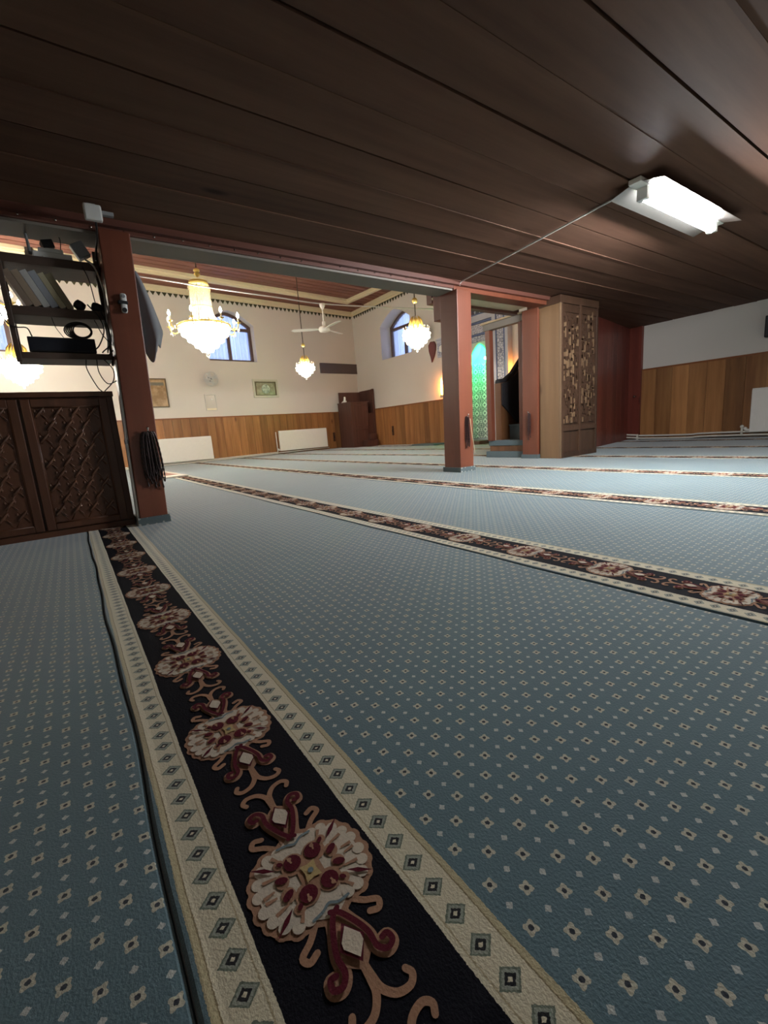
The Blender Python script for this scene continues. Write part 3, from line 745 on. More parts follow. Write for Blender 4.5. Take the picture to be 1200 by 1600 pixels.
# holder on post
r = thing('torch', 'white torch strapped to the brown post with black band', 'torch', (-3.165, .415, 1.345)); r.rotation_euler = (-.06, 0, 0)
obj('tube', MB().box((0, -.017, -.05), (.022, .017, .062)), M['whitep'], r, bev=.012)
obj('strap', MB().box((-.002, -.03, .0), (.027, .021, .018)), M['blackp'], r, bev=.004)
obj('lens', MB().lathe([(.013, 0), (.012, .006)], 12).xf(Matrix.Translation((.022, .0, -.034)) @ Matrix.Rotation(PI / 2, 4, 'Y')), M['blackp'], r)
obj('button', MB().lathe([(.010, 0), (.009, .004)], 12).xf(Matrix.Translation((.022, .0, .044)) @ Matrix.Rotation(PI / 2, 4, 'Y')), M['greyp'], r)
# grey cloth
mb = MB(); nu, nv = 26, 26; vs = []
for j in range(nv + 1):
    tv = j / nv
    yl = .50 - .02 * tv; yr = .55 + .115 * min(1, tv * 1.25) ** .8 - (.03 * max(0, tv - .78) / .22)
    for i in range(nu + 1):
        u = i / nu; y = yl + (yr - yl) * u
        hem = .10 * math.sin(u * PI * .9) ** 2 + .03 * math.sin(u * 13) * tv
        zz = 1.63 - (.44 + hem) * tv
        xx = -3.44 + .03 * math.sin(u * 9 + tv * 1.5) * (.25 + tv) - .02 * tv
        vs.append((xx, y, zz))
mb.add(vs, [(j * (nu + 1) + i, j * (nu + 1) + i + 1, (j + 1) * (nu + 1) + i + 1, (j + 1) * (nu + 1) + i) for j in range(nv) for i in range(nu)])
o = tag(obj('hanging_cloth', mb, M['cloth'], None, smooth=True), 'grey cloth hanging in folds behind the brown post', 'cloth')
sm = o.modifiers.new('thick', 'SOLIDIFY'); sm.thickness = .006

# ================================================================== WARDROBE
WX0, WX1, WY0, WY1, WH = -3.305, -3.035, 4.655, 5.42, 1.75
r = thing('wardrobe', 'tall worn wooden wardrobe with carved side beside the red post', 'wardrobe', ((WX0 + WX1) / 2, (WY0 + WY1) / 2, TOPZ - .002))
wbox(r, 'body', (WX0, WY0 + .012, TOPZ), (WX1 - .012, WY1, WH), M['ward_d'])
wbox(r, 'front_panel', (WX0, WY0, TOPZ), (WX1 - .006, WY0 + .013, WH - .03), M['ward'])
wbox(r, 'corner_strip', (WX1 - .02, WY0 - .004, TOPZ), (WX1 + .004, WY0 + .02, WH), M['ward_l'])
wbox(r, 'cornice', (WX0 - .01, WY0 - .012, WH - .03), (WX1 + .012, WY1, WH + .05), M['ward_d'])
for y0 in (WY0 + .02, WY0 + .375, WY1 - .035): wbox(r, 'stile', (WX1 - .012, y0, TOPZ), (WX1 + .008, y0 + .035, WH - .02), M['ward_d'])
for z0 in (TOPZ, .32, WH - .12): wbox(r, 'rail', (WX1 - .012, WY0 + .05, z0), (WX1 + .006, WY1 - .03, z0 + .06), M['ward_d'])
for y0, y1 in ((WY0 + .06, WY0 + .37), (WY0 + .415, WY1 - .04)):
    for nm, mt, pr_ in (('carving', 'ward_l', .42), ('carving', 'ward_d', .8)):
        cv = MB(); yy = y0
        while yy < y1 - .03:
            zz = .4
            while zz < WH - .16:
                hh = random.uniform(.03, .10)
                if random.random() < pr_ * (1 if mt == 'ward_d' or .55 < zz < 1.4 else .55):
                    cv.box((WX1 - .014 - r.location.x, yy - r.location.y, zz), (WX1 - .002 + random.uniform(0, .009) - r.location.x, yy + .022 - r.location.y, zz + hh))
                zz += hh + random.uniform(.012, .05)
            yy += .03
        obj(nm, cv, M[mt], r)['kind'] = 'stuff'

# ================================================================== MINBAR
r = thing('minbar', 'wooden minbar with carpeted steps and dark sloping rail', 'minbar', (-3.87, 5.6, TOPZ - .002))
def wb_(name, a, b, mat, **k): return wbox(r, name, a, b, mat, **k)
wb_('plinth', (-4.2, 4.70, TOPZ), (-3.56, 4.80, .09), M['stepc'])
wb_('riser', (-4.17, 4.745, .09), (-3.56, 4.80, .165), M['minbar'])
wb_('step', (-4.18, 4.735, .165), (-3.56, 5.0, .232), M['stepc'])
for k in range(7):
    z = .43 + .2 * k; y = 4.98 + .23 * k
    wb_('step', (-4.02, y, z - .2), (-3.72, y + .25, z), M['stepc'])
    wb_('tread', (-4.02, y - .012, z - .02), (-3.72, y + .24, z + .004), M['stepc'])
L0 = r.location
pts = [(4.86, TOPZ), (7.0, TOPZ), (7.0, 2.86), (5.16, 1.10), (4.98, 1.0), (4.86, .99)]
obj('side_panel', MB().prism([(a - L0.y, b - L0.z) for a, b in pts], -4.16 - L0.x, -4.06 - L0.x, 'x'), M['minbar'], r)
pts = [(4.87, .70), (4.87, .985), (4.98, 1.0), (5.16, 1.10), (7.0, 2.9), (7.0, 1.5), (5.9, .95), (5.2, .45)]
obj('rail_cloth', MB().prism([(a - L0.y, b - L0.z) for a, b in pts], -4.06 - L0.x, -4.035 - L0.x, 'x'), M['minbar_b'], r)
obj('rail_cap', MB().tube([(-4.11 - L0.x, a - L0.y, b - L0.z) for a, b in ((4.86, 1.0), (4.98, 1.01), (5.16, 1.11), (7.0, 2.88))], .045, 8), M['minbar_b'], r)
pts = [(4.98, TOPZ), (6.6, TOPZ), (6.6, 2.2), (5.16, .8)]
obj('side_panel', MB().prism([(a - L0.y, b - L0.z) for a, b in pts], -3.72 - L0.x, -3.67 - L0.x, 'x'), M['minbar'], r)
for x in (-4.165, -3.64):
    wb_('gate_post', (x, 4.70, .232), (x + .075, 4.77, 1.76), M['post_dark'])
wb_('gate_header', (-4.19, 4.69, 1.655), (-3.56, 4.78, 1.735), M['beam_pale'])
wb_('gate_cornice', (-4.22, 4.67, 1.735), (-3.555, 4.80, 1.755), M['cream'])

# ================================================================== MIHRAB
XC = -7.12
mh = thing('mihrab', 'tiled mihrab niche glowing green under a pale arabesque surround', 'mihrab', (XC, QY, 0))
R0 = .365; nf = 6
tl = MB().box((-.094, -.006, -.094), (.094, .006, .094)).mesh('tile', M['tile_g'])
sh = MB(); pr_ = [(R0 * math.cos(PI * k / nf), R0 * math.sin(PI * k / nf)) for k in range(nf + 1)]
for k in range(nf):
    (ax, ay), (bx, by) = pr_[k], pr_[k + 1]; mx_, my_ = (ax + bx) / 2, (ay + by) / 2
    sh.add([(ax * 1.03, ay * 1.03 + .006, 0), (bx * 1.03, by * 1.03 + .006, 0), (bx * 1.03, by * 1.03 + .006, 1.82), (ax * 1.03, ay * 1.03 + .006, 1.82)], [(0, 1, 2, 3)])
    a = PI * (k + .5) / nf
    for j in range(9): link('tile', tl, mh, (mx_, my_, .12 + .095 + j * .19), (0, 0, a - PI / 2))
obj('niche_back', MB().box((-.5, .70, 0), (.5, .78, 2.4)), M['wall'], mh)
obj('niche_shell', sh, M['tile_p'], mh)
hd = MB(); nh = 6; vs = []; fs = []
for i in range(nh + 1):
    e = PI / 2 * i / nh
    for k in range(2 * nf + 1):
        a = PI * k / (2 * nf); vs.append((R0 * 1.02 * math.cos(a) * math.cos(e), R0 * 1.02 * math.sin(a) * math.cos(e), 1.82 + .385 * math.sin(e)))
m_ = 2 * nf + 1
for i in range(nh):
    for k in range(m_ - 1): fs.append((i * m_ + k, i * m_ + k + 1, (i + 1) * m_ + k + 1, (i + 1) * m_ + k))
hd.add(vs, fs); obj('niche_hood', hd, M['tile_p'], mh, smooth=True)
obj('ledge', MB().tube([(R0 * .97 * math.cos(PI * k / 12), R0 * .97 * math.sin(PI * k / 12), 1.83) for k in range(13)], .012, 6), M['tile_p'], mh)
A = arch(-.37, .37, 1.80, 2.2, 16)
obj('led_strip', MB().tube([(p, -.012, q) for p, q in A], .010, 6), M['greenled'], mh)
lm = obj('lamp', MB().ball((0.02, .16, 1.90), .032, 10, 6), M['greenlamp'], mh, smooth=True)
# surround of tile panels
def surround(name, a, b, mat): return obj(name, MB().box(a, b), mat, mh)
surround('border_tile', (.40, -.05, .1), (.50, 0, 2.98), M['tile_p'])
surround('border_line', (.50, -.055, .1), (.525, 0, 2.98), M['tile_blue'])
for k in range(7): surround('arabesque_tile', (.53, -.045, .13 + k * .4), (.71, 0, .525 + k * .4), M['tile_a'])
surround('border_line', (.715, -.055, .1), (.745, 0, 2.98), M['tile_blue'])
surround('border_tile', (.745, -.05, .1), (.84, 0, 2.98), M['tile_p'])
surround('edge_tile', (.84, -.15, .1), (.90, 0, 2.98), M['tile_p'])
surround('border_tile', (-.50, -.05, .1), (-.40, 0, 2.98), M['tile_p'])
surround('border_line', (-.525, -.055, .1), (-.50, 0, 2.98), M['tile_blue'])
for k in range(7): surround('arabesque_tile', (-.71, -.045, .13 + k * .4), (-.53, 0, .525 + k * .4), M['tile_a'])
surround('edge_tile', (-.90, -.15, .1), (-.84, 0, 2.98), M['tile_p'])
surround('border_tile', (-.84, -.05, .1), (-.715, 0, 2.98), M['tile_p'])
for k in range(4): surround('inscription_tile', (-.4 + k * .2, -.045, 2.42), (-.203 + k * .2, 0, 2.60), M['tile_b'])
surround('border_line', (-.4, -.052, 2.37), (.4, 0, 2.41), M['tile_blue']); surround('border_line', (-.4, -.052, 2.62), (.4, 0, 2.66), M['tile_blue'])
surround('border_tile', (-.4, -.05, 2.24), (.4, 0, 2.36), M['tile_a'])
surround('border_tile', (-.4, -.05, 2.67), (.4, 0, 2.80), M['tile_p']); surround('border_line', (-.4, -.055, 2.80), (.4, 0, 2.825), M['tile_blue'])
surround('crest_ground', (-.9, -.03, 2.83), (.9, 0, 3.02), M['tile_p'])
cr_ = MB().prism([(-.05, 0), (.05, 0), (.03, .05), (.065, .09), (.03, .12), (0, .19), (-.03, .12), (-.065, .09), (-.03, .05)], -.05, -.03, 'y').mesh('crest', plain('crest_dark', (82, 82, 96), .4))
for k in range(13): link('crest', cr_, mh, (-.84 + k * .14, 0, 2.83))
tag(obj('mihrab_sill', MB().box((XC - .42, 7.28, TOPZ - .002), (XC + .42, QY - .06, .085)), M['kursu'], None, bev=.006), 'low dark wooden sill at the foot of the green mihrab', 'sill')
# uplights either side
def uplight(x, label):
    r = thing('wall_lamp', label, 'lamp', (x, QY - .07, 1.16), 0, 'orange lamps beside the mihrab')
    obj('base', MB().lathe([(.05, 0), (.055, .02), (.045, .05), (.03, .06)], 14), M['metal'], r, smooth=True)
    obj('bulb', MB().lathe([(.012, .06), (.026, .10), (.032, .2), (.026, .36), (.006, .46)], 12), M['orange'], r, smooth=True)
    obj('bracket', MB().box((-.02, .03, .0), (.02, .071, .05)), M['metal'], r)
    return r
uplight(-8.33, 'orange lamp glowing on the wall beneath the grey tile plaque')
uplight(-6.02, 'orange lamp glowing on the wall between mihrab and minbar')
r = thing('tile_plaque', 'grey tiled wall plaque with white rosette above the orange lamp', 'plaque', (-8.32, QY, 2.12))
obj('panel', MB().box((-.15, -.04, 0), (.15, 0, .40)), M['tile_p'], r, bev=.006)
obj('field', MB().box((-.11, -.05, .04), (.11, -.04, .34)), M['tile_a'], r)
obj('rosette', MB().lathe([(.085, 0), (.08, .012)], 20).xf(Matrix.Translation((.02, -.05, .19)) @ Matrix.Rotation(PI / 2, 4, 'X')), M['paper'], r)
obj('cornice', MB().box((-.17, -.06, .40), (.17, 0, .44)), M['tile_p'], r)
r = thing('wall_shield', 'dark red teardrop-shaped wall hanging beside the tile plaque', 'wall hanging', (-8.66, QY, 2.05))
obj('leaf', MB().prism([(-.13, .42), (-.05, .49), (.08, .48), (.13, .40), (.12, .28), (.05, .12), (-.03, 0), (-.06, .12), (-.12, .28)], -.03, 0, 'y'), plain('dark_red', (122, 70, 66), .6), r, bev=.006)
obj('rim', MB().tube([(q[0] * .98, -.03, q[1]) for q in [(-.13, .42), (-.05, .49), (.08, .48), (.13, .40), (.12, .28), (.05, .12), (-.03, 0), (-.06, .12), (-.12, .28)]], .008, 6, True), plain('dark_red_rim', (104, 56, 54), .5), r)
def wallfan(loc, rz, label):
    r = thing('wall_fan', label, 'fan', loc, rz, 'round wall fans')
    obj('mount', MB().box((0, -.05, -.08), (.05, .05, .08)), M['whitep'], r, bev=.008)
    obj('motor', MB().lathe([(.05, 0), (.06, .05), (.04, .1)], 14).xf(Matrix.Translation((.05, 0, 0)) @ Matrix.Rotation(PI / 2, 4, 'Y')), M['greyp'], r, smooth=True)
    gd = MB()
    for rr, xx in ((.17, .13), (.17, .19), (.11, .21), (.05, .215)): gd.tube([(xx, rr * math.cos(2 * PI * k / 24), rr * math.sin(2 * PI * k / 24)) for k in range(24)], .006, 5, True)
    for k in range(14):
        a = 2 * PI * k / 14; gd.tube([(.13, .17 * math.cos(a), .17 * math.sin(a)), (.19, .17 * math.cos(a), .17 * math.sin(a)), (.216, .03 * math.cos(a), .03 * math.sin(a))], .004, 4)
    obj('guard', gd, M['whitep'], r)
    for k in range(4):
        b = MB().add([(.15, -.02, .02), (.165, .02, .02), (.18, .06, .15), (.14, -.05, .15)], [(0, 1, 2, 3), (3, 2, 1, 0)]); b.xf(Matrix.Rotation(k * PI / 2 + .4, 4, 'X'))
        obj('blade', b, M['whitep'], r)
    return r
wallfan((-8.75, QY, 2.78), -PI / 2, 'round grey wall fan high on mihrab wall above the red hanging')

# ================================================================== RADIATOR WALL FURNISHING
def radiator(root, w, h=.55, z0=.10):
    """panel radiator; local x out of wall, y along"""
    y0, y1 = -w / 2, w / 2
    obj('panel', MB().box((.05, y0, z0), (.11, y1, z0 + h)), M['white'], root, bev=.012)
    rb = MB(); n = int(w / .035)
    for k in range(n): rb.box((.108, y0 + .03 + k * (w - .06) / n, z0 + .04), (.113, y0 + .045 + k * (w - .06) / n, z0 + h - .04))
    obj('ribbing', rb, M['white'], root)
    gr = MB(); m = int(w / .04)
    gr.box((.045, y0 + .005, z0 + h - .004), (.105, y1 - .005, z0 + h + .012))
    obj('top_grille', gr, M['white'], root, bev=.004)
    for s in (-1, 1): obj('bracket', MB().box((0, s * w * .35 - .02, z0 + .1), (.05, s * w * .35 + .02, z0 + h - .1)), M['metal'], root)
    obj('valve', MB().tube([(.07, y0 - .05, z0 + .03), (.07, y0 + .01, z0 + .03)], .018, 8).ball((.07, y0 - .05, z0 + .05), .026), M['white'], root, smooth=True)
    obj('vent_plug', MB().tube([(.07, y1 - .005, z0 + .05), (.07, y1 + .03, z0 + .05)], .014, 8), M['metal'], root)
ra = onwall('radiator', 'white panel radiator under the wall fan, partly behind brown post', 'radiator', -5.52, .0); radiator(ra, 1.24, .56, .075)
rb_ = onwall('radiator', 'white panel radiator on the wainscot next to the dark corner pulpit', 'radiator', -2.21, .0); radiator(rb_, 1.60, .55, .095)
rc = thing('radiator', 'white panel radiator under the grey wall beyond the wardrobe', 'radiator', (-1.36, QY, 0), -PI / 2); radiator(rc, 1.56, .58, .08)
pp = thing('heating_pipe', 'white heating pipes along the wainscot foot between two radiators', 'pipe', WL, WA)
for dz, n_ in ((.028, .075), (.058, .05)):
    obj('pipe', MB().tube(curve_pts([(n_, -10.8, dz), (n_, -7, dz), (n_, -4.8, dz), (n_, -4.3, dz + .005), (n_, -3.2, dz + .01), (n_, -3.12, dz + .01)], 4), .013, 8), M['pipe'], pp, smooth=True)
obj('riser_pipe', MB().tube([(.07, -3.09, .03), (.07, -3.09, .63)], .013, 8), M['pipe'], pp, smooth=True)
obj('pipe', MB().tube([(.07, -3.12, .05), (.07, -1.35, .065)], .013, 8), M['pipe'], pp, smooth=True)
pp = thing('heating_pipe', 'pair of white heating pipes along the wainscot foot below the grey wall', 'pipe', (0, QY, 0))
for dz, n_ in ((.03, -.06), (.075, -.05)):
    obj('pipe', MB().tube(curve_pts([(-3.84, n_ - .02, dz + .02), (-3.65, n_ - .03, dz + .01), (-3.6, n_, dz), (-2.9, n_, dz - .005), (-2.2, n_, dz + .012), (XR - .1, n_, dz + .01)], 5), .014, 8), M['pipe'], pp, smooth=True)
obj('riser_pipe', MB().tube([(-2.23, -.07, .05), (-2.23, -.07, .15)], .014, 8).ball((-2.23, -.07, .16), .026), M['pipe'], pp, smooth=True)
obj('pipe_clip', MB().box((-3.65, -.09, TOPZ), (-3.625, -.036, .10)), M['pipe'], pp)
# pictures
def picture(t, z, w, h, fw, mats, label, cat='picture', extra=None):
    r = onwall('picture_frame', label, cat, t, z)
    f = MB(); f.box((0, -w / 2, 0), (.03, w / 2, fw)).box((0, -w / 2, h - fw), (.03, w / 2, h)).box((0, -w / 2, fw), (.03, -w / 2 + fw, h - fw)).box((0, w / 2 - fw, fw), (.03, w / 2, h - fw))
    obj('frame', f, mats[0], r, bev=.003)
    obj('print', MB().box((0, -w / 2 + fw, fw), (.012, w / 2 - fw, h - fw)), mats[1], r)
    if extra: extra(r)
    return r
def art(name, a, b, sc):
    g = N(name); f = g.noise(g.obj(), sc, 3); g.col(g.ramp(f, [(.4, lin(a)), (.62, lin(b))])); g.rough(.2); return g.m
def ex1(r):
    obj('motif', MB().prism([(-.20, .5), (.17, .5), (.17, .57), (-.20, .57)], .012, .014, 'x'), plain('dark_print', (112, 104, 84), .3), r)
picture(-5.97, 1.38, .46, .66, .025, (plain('olive_frame', (98, 82, 52), .4), art('aged_print', (150, 120, 82), (186, 156, 116), 6)), 'tall olive-framed aged print on the wall beside the brown post', extra=ex1)
def ex2(r):
    obj('inner_frame', MB().box((.012, -.31, .045), (.026, .31, .075)).box((.012, -.31, .385), (.026, .31, .415)).box((.012, -.31, .075), (.026, -.275, .385)).box((.012, .275, .075), (.026, .31, .385)), plain('bronze_frame', (106, 94, 68), .4), r)
    obj('roundel', MB().lathe([(.125, 0), (.12, .006)], 24).xf(Matrix.Translation((.012, 0, .23)) @ Matrix.Rotation(PI / 2, 4, 'Y')), art('roundel_print', (150, 152, 140), (222, 222, 210), 16), r)
picture(-3.2, 1.575, .74, .48, .055, (plain('silver_frame', (204, 200, 182), .35), art('grey_print', (150, 142, 118), (178, 170, 146), 9)), 'wide pale-framed print with round emblem above the wainscot', extra=ex2)
def ex3(r):
    obj('bottom_strip', MB().box((.012, -.12, .015), (.03, .12, .055)), plain('pale_strip', (236, 226, 190), .3), r)  # pale strip along the foot of the print
    obj('seal', MB().lathe([(.022, 0), (.02, .004)], 12).xf(Matrix.Translation((.012, .03, .28)) @ Matrix.Rotation(PI / 2, 4, 'Y')), M['paper'], r)
picture(-4.75, 1.27, .28, .40, .02, (plain('thin_silver_frame', (206, 202, 190), .3), plain('white_print', (206, 200, 186), .25)), 'small white framed notice directly under the round wall fan', extra=ex3)
c_, s_ = math.cos(WA), math.sin(WA)
wallfan((WO[0] + 4.72 * s_, WO[1] - 4.72 * c_, 2.03), WA, 'small round wall fan above the white framed notice')
r = onwall('wall_board', 'long dark brown blank board high on the wall by corner', 'board', -.69, 2.26)
obj('board', MB().box((0, -.68, 0), (.05, .68, .29)), M['fabricB'], r, bev=.004)
obj('edge', MB().box((.048, -.68, 0), (.055, .68, .018)).box((.048, -.68, .272), (.055, .68, .29)), plain('board_edge', (80, 66, 62), .4), r)
for lb, loc, rz in (('dark switch strip on the wainscot beside second radiator', (WO[0] + 1.1 * s_ + .02, WO[1] - 1.1 * c_, .23), WA), ('thin dark switch strip on mihrab-wall wainscot past the pulpit steps', (-10.53, QY - .02, .29), -PI / 2)):
    r = thing('wall_switch', lb, 'switch', loc, rz)
    obj('case', MB().box((0, -.035, 0), (.025, .035, .27)), plain('brown_plastic', (74, 46, 30), .4), r, bev=.004)
    obj('knob', MB().box((.025, -.012, .1), (.034, .012, .16)), M['blackp'], r)

# corner pulpit
r = thing('pulpit', 'dark wooden preaching pulpit box standing in the room corner', 'pulpit', (-11.8, 7.4, TOPZ - .002))
def pb_(name, a, b, mat=M['kursu'], **k): return wbox(r, name, a, b, mat, **k)
px0, px1, py0, py1 = -12.12, -11.39, 6.97, QY - .025
pb_('body', (px0, py0 + .03, TOPZ), (px1 - .03, py1, 1.0))
pb_('front_panel', (px0 - .02, py0, TOPZ), (px1 - .02, py0 + .035, 1.33)); pb_('front_panel', (px1 - .035, py0, TOPZ), (px1, py1 - .25, 1.33))
pb_('cap_rail', (px0 - .03, py0 - .012, 1.33), (px1 + .012, py0 + .05, 1.355)); pb_('cap_rail', (px1 - .05, py0, 1.33), (px1 + .012, py1 - .2, 1.355))
pb_('back_panel', (px0 - .02, py0 + .05, 1.0), (px0 + .03, py1, 1.68)); pb_('back_panel', (px0, py1 - .05, 1.0), (px1, py1, 1.70))
pb_('back_post', (px1 - .06, py1 - .06, TOPZ), (px1 + .005, py1 + .005, 1.71)); pb_('back_post', (px0 + .3, py1 - .07, 1.0), (px0 + .36, py1 - .045, 1.69))
for y0, y1, z0, z1 in ((py0 + .12, py0 + .58, .12, .55), (py0 + .12, py0 + .58, .62, 1.26)):
    pb_('panel_moulding', (px1, y0, z0), (px1 + .012, y1, z0 + .03)); pb_('panel_moulding', (px1, y0, z1 - .03), (px1 + .012, y1, z1))
    pb_('panel_moulding', (px1, y0, z0), (px1 + .012, y0 + .03, z1)); pb_('panel_moulding', (px1, y1 - .03, z0), (px1 + .012, y1, z1))
pb_('step', (px1 - .02, py1 - .52, TOPZ), (px1 + .22, py1 - .1, .2)); pb_('step', (px1 - .02, py1 - .3, .2), (px1 + .12, py1 - .08, .38))
r2 = thing('tissue_pack', 'white crumpled tissue pack on the pulpit front rail', 'tissues', (-11.72, 6.99, 1.356))
obj('sheet', MB().prism([(-.22, 0), (0.02, 0), (.03, .16), (-.03, .17), (-.06, .06)], -.015, .015, 'y'), M['paper'], r2, bev=.004)
obj('sheet', MB().box((-.04, -.03, 0), (.05, .03, .05)), M['paper'], r2, bev=.01)

# ================================================================== CHANDELIERS
def strand(mb, p, q, sag, n, r0):
    for k in range(n):
        u = (k + .5) / n; x = [p[i] + (q[i] - p[i]) * u for i in range(3)]; f = sag(u)
        rr = math.hypot(x[0], x[1]) or 1e-6; mb.ball((x[0] * (1 + f / rr), x[1] * (1 + f / rr), x[2]), r0, 5, 4)
def rod(root, z0, z1):
    obj('rod', MB().tube([(0, 0, z0), (0, 0, z1)], .009, 6), plain('dark_rod', (92, 84, 70), .4, .6), root)
def big_chandelier(loc, ztop, label):
    r = thing('chandelier', label, 'chandelier', loc, 0, 'large crystal chandeliers')
    rod(r, 1.25, ztop)
    obj('ceiling_cup', MB().lathe([(.01, -.08), (.07, -.01), (.07, 0)], 16, (0, 0, ztop)), M['gold'], r, smooth=True)
    obj('finial', MB().lathe([(.012, 1.18), (.05, 1.215), (.045, 1.235), (.022, 1.25), (.05, 1.265), (.045, 1.29), (.01, 1.31)], 14), M['gold'], r, smooth=True)
    obj('crown', MB().lathe([(.02, 1.14), (.145, 1.11), (.15, 1.06), (.135, 1.05)], 20), M['gold'], r, smooth=True)
    obj('ring', MB().tube([(.40 * math.cos(k * PI / 16), .40 * math.sin(k * PI / 16), .44) for k in range(32)], .018, 6, True), M['gold'], r, smooth=True)
    obj('collar', MB().tube([(.155 * math.cos(k * PI / 12), .155 * math.sin(k * PI / 12), .72) for k in range(24)], .007, 5, True), M['gold'], r, smooth=True)
    for k in range(28):
        a = 2 * PI * k / 28; mb = MB(); c, s = math.cos(a), math.sin(a)
        strand(mb, (.14 * c, .14 * s, 1.05), (.155 * c, .155 * s, .72), lambda u: 0, 16, .0115)
        strand(mb, (.155 * c, .155 * s, .72), (.27 * c, .27 * s, .45), lambda u: -.035 * math.sin(u * PI), 15, .012)
        obj('crystal_strand', mb, M['crystal'], r, smooth=True)
    for k in range(14):                                             # drops round the crown
        a = 2 * PI * k / 14; obj('crystal_drop', MB().ball((.16 * math.cos(a), .16 * math.sin(a), 1.0), (.012, .012, .05), 6, 5), M['crystal'], r)
    # lit bowl: tiers of crystals round a lit core
    prof = [(.385, .43), (.395, .38), (.36, .31), (.28, .22), (.18, .13), (.09, .06), (.03, .03)]
    obj('bowl', MB().lathe([(q * .96, z) for q, z in prof], 28), M['bowl'], r, smooth=True)
    bd = MB()
    for (q, z), n in zip(prof[:-1], (44, 44, 40, 32, 22, 12)):
        for k in range(n): a = 2 * PI * (k + .5) / n; bd.ball((q * .985 * math.cos(a), q * .985 * math.sin(a), z), (.012, .012, .026), 6, 4)
    obj('bowl_crystals', bd, M['crystal'], r, smooth=True)['kind'] = 'stuff'
    obj('bottom_drop', MB().lathe([(.005, -.05), (.03, -.02), (.035, .01), (.01, .035)], 12), M['crystal'], r, smooth=True)
    for k in range(8):
        a = 2 * PI * (k + .3) / 8; c, s = math.cos(a), math.sin(a)
        arm = obj('arm', MB().tube(curve_pts([(.38 * c, .38 * s, .44), (.44 * c, .44 * s, .36), (.52 * c, .52 * s, .37), (.55 * c, .55 * s, .44)], 5), .010, 6).lathe([(.012, 0), (.04, .015), (.042, .022)], 12, (.55 * c, .55 * s, .44)), M['gold'], r, smooth=True)
        obj('candle', MB().lathe([(.012, 0), (.012, .07)], 8, (.55 * c, .55 * s, .46)), M['cream'], arm)
        obj('candle_bulb', MB().lathe([(.008, 0), (.022, .025), (.018, .055), (.003, .085)], 8, (.55 * c, .55 * s, .53)), M['bulb'], arm, smooth=True)
        dr_ = MB()
        for q in range(5):
            b = a + (q - 2) * .055; dr_.ball(((.55 - .02 * abs(q - 2)) * math.cos(b), (.55 - .02 * abs(q - 2)) * math.sin(b), .36 - .02 * (q % 2)), (.008, .008, .03), 5, 4)
        obj('crystal_drop', dr_, M['crystal'], arm)
    return r
def small_chandelier(loc, ztop, R, label):
    r = thing('chandelier', label, 'chandelier', loc, 0, 'small crystal chandeliers')
    k_ = R / .21
    rod(r, .30 * k_, ztop)
    obj('ceiling_cup', MB().lathe([(.01, -.07), (.055, -.01), (.055, 0)], 14, (0, 0, ztop)), M['gold'], r, smooth=True)
    obj('ball', MB().ball((0, 0, .62 * k_), .045 * k_, 12, 8), M['gold'], r, smooth=True)
    obj('hub', MB().lathe([(.015, .32), (.05, .30), (.03, .24), (.06, .20)], 12), M['gold'], r, smooth=True)
    for k in range(9):
        a = 2 * PI * k / 9; c, s = math.cos(a), math.sin(a)
        obj('gilt_leaf', MB().tube([(.07 * k_ * c, .07 * k_ * s, .17 * k_), (.10 * k_ * c, .10 * k_ * s, .25 * k_), (.085 * k_ * c, .085 * k_ * s, .33 * k_), (.05 * k_ * c, .05 * k_ * s, .39 * k_)], [.014 * k_, .02 * k_, .016 * k_, .005], 6), M['gold'], r, smooth=True)
    prof = [(.195, .17), (.215, .12), (.205, .07), (.155, .01), (.095, -.045), (.04, -.075)]
    prof = [(a * k_, b * k_) for a, b in prof]
    obj('bowl', MB().lathe([(q * .95, z) for q, z in prof], 24), M['bowl'], r, smooth=True)
    bd = MB()
    for (q, z), n in zip(prof, (30, 30, 26, 20, 12, 6)):
        for k in range(n): a = 2 * PI * (k + .5) / n; bd.ball((q * math.cos(a), q * math.sin(a), z), (.011, .011, .022), 5, 4)
    for k in range(16):
        a = 2 * PI * k / 16; bd.ball((.2 * k_ * math.cos(a), .2 * k_ * math.sin(a), .21 * k_), (.009, .009, .022), 5, 4)
    obj('bowl_crystals', bd, M['crystal'], r, smooth=True)['kind'] = 'stuff'
    obj('bottom_drop', MB().ball((0, 0, -.11 * k_), (.018, .018, .03), 8, 6), M['crystal'], r, smooth=True)
    return r
big_chandelier((-7.8, 2.13, 1.91), HALLC + .03 - 1.91, 'large crystal chandelier with candle arms hung in front of arched window')
big_chandelier((-9.75, -.80, 2.45), HALLC + .03 - 2.45, 'large crystal chandelier hung beyond the rack upright')
small_chandelier((-9.42, 4.66, 1.86), HALLC + .03 - 1.86, .205, 'small crystal chandelier hung on long rod near the corner pulpit')
small_chandelier((-5.7, 4.83, 1.81), HALLC + .03 - 1.81, .215, 'small crystal chandelier beside the middle post, before the mihrab-wall window')
small_chandelier((-7.05, -.305, 1.44), HALLC + .03 - 1.44, .21, 'small crystal chandelier seen under the shelf rack')

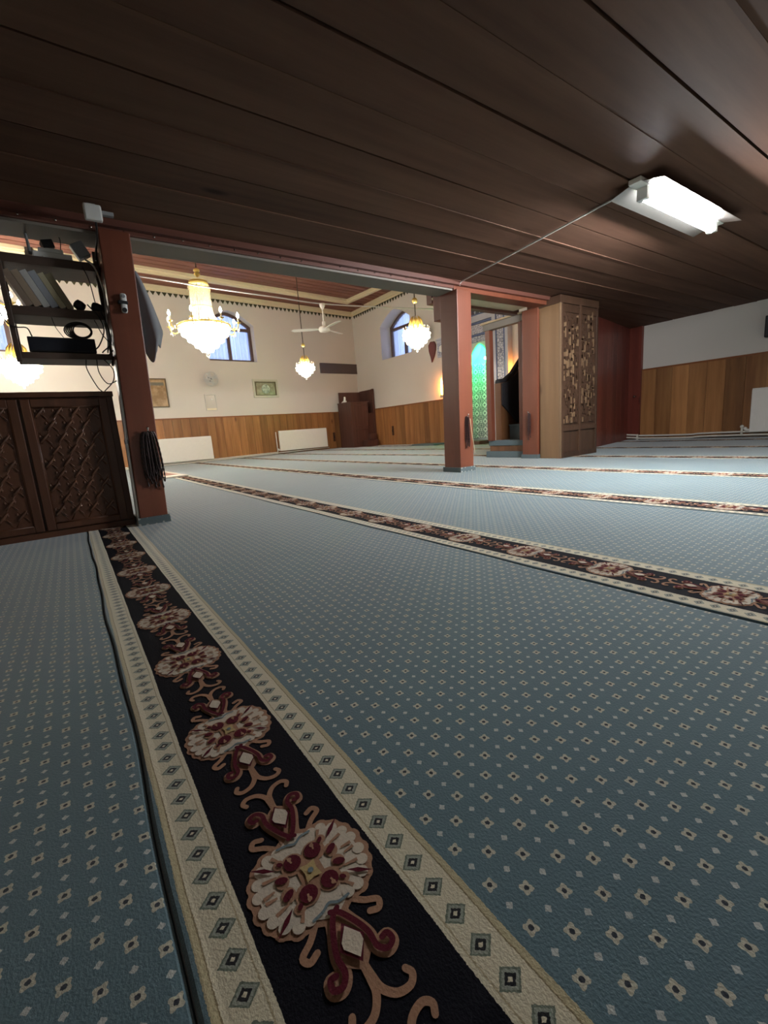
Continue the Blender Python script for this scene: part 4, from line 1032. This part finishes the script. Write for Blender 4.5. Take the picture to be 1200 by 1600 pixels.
# ceiling fan on a cable across the hall
cable([(-7.5, YF, 3.05), (-7.5, 0, 2.93), (-7.5, 1.3, 2.90), (-7.5, 2.25, 2.855), (-7.5, 3.3, 2.825), (-7.5, 4.17, 2.80), (-7.5, 5.5, 2.86), (-7.5, QY, 3.0)], .011, 'white cable spanning the hall that carries the ceiling fan', 'cable_w', 'hall cables')
r = thing('ceiling_fan', 'white three-blade ceiling fan hung from the hall cable', 'fan', (-7.5, 4.17, 2.37), .0)
obj('rod', MB().tube([(0, 0, .05), (0, 0, .42)], .014, 8), M['white'], r, smooth=True)
obj('cup', MB().lathe([(.015, .33), (.045, .38), (.055, .43), (.02, .432)], 14), M['white'], r, smooth=True)
obj('coupling', MB().lathe([(.02, .05), (.032, .07), (.032, .12), (.02, .13)], 12), M['white'], r, smooth=True)
obj('motor', MB().lathe([(.03, -.06), (.09, -.045), (.105, -.01), (.09, .03), (.03, .05)], 20), M['white'], r, smooth=True)
for k in range(3):
    b = MB().prism([(.09, -.03), (.25, -.055), (.56, -.06), (.60, 0), (.56, .055), (.25, .05), (.09, .025)], -.004, .004, 'z')
    b.xf(Matrix.Rotation(2 * PI * k / 3 + math.radians(-122), 4, 'Z') @ Matrix.Rotation(math.radians(10), 4, 'X'))
    obj('blade', b, M['white'], r, bev=.002)

# ================================================================== TUBE LIGHT UNDER THE GALLERY CEILING
def tube_light(x, y, label):
    r = thing('tube_light', label, 'lamp', (x, y, LOWC - .075), 0, 'tube lights under the gallery')
    obj('housing', MB().box((-.035, -.62, .045), (.035, .62, .073)), M['white'], r, bev=.004)
    obj('diffuser', MB().tube([(0, -.50, .005), (0, .50, .005)], .026, 12), M['tube'], r, smooth=True)
    for s in (-1, 1):
        obj('reflector', MB().add([(s * .03, -.60, .05), (s * .03, .60, .05), (s * .15, .60, .020), (s * .15, -.60, .020), (s * .03, -.60, .054), (s * .03, .60, .054), (s * .15, .60, .024), (s * .15, -.60, .024)], [(0, 1, 2, 3), (7, 6, 5, 4), (2, 6, 7, 3), (0, 4, 5, 1), (0, 3, 7, 4), (1, 5, 6, 2)]), M['metal'], r)
        obj('end_cap', MB().box((-.03, s * .51 - .02, -.02), (.03, s * .51 + .02, .05)), M['whitep'], r, bev=.003)
tube_light(-1.42, 3.52, 'bright fluorescent tube light with metal reflector on the plank ceiling')
cable([(-1.53, 2.99, LOWC - .03), (-1.62, 3.02, LOWC - .012), (-2.3, 3.12, LOWC - .012), (-3.05, 3.23, LOWC - .012), (-3.15, 3.25, LOWC - .012), (-3.17, 3.25, 1.77)], .006, 'thin grey cable across the plank ceiling from tube light to beam', 'cable_w', 'ceiling cables')
r = thing('wall_speaker', 'small dark speaker on the grey wall above a radiator', 'speaker', (-1.95, QY, 1.32), -PI / 2)
obj('case', MB().box((0, -.11, 0), (.10, .11, .27)), M['blackp'], r, bev=.006)
obj('grille', MB().box((.10, -.095, .015), (.104, .095, .255)), plain('grille_grey', (60, 60, 62), .7), r)
# rug and mat
r = thing('small_rug', 'small fringed prayer rug lying on the carpet behind the brown post', 'rug', (-8.2, 1.20, TOPZ), .06)
obj('pile', MB().box((-1.0, -.2, .001), (.6, .16, .016)), plain('rug_pattern', (150, 112, 96), .9, 0, .35, 18), r, bev=.003)
obj('border', MB().box((.6, -.22, .001), (.95, .18, .024)).box((-1.0, .16, .001), (.6, .2, .018)), plain('rug_border', (214, 206, 190), .9), r, bev=.004)
tag(obj('floor_mat', MB().box((-9.0, 7.25, TOPZ - .002), (-8.15, 7.75, .05)), M['stepc'], None, bev=.01), 'folded grey-green floor mat against mihrab-wall wainscot', 'mat')
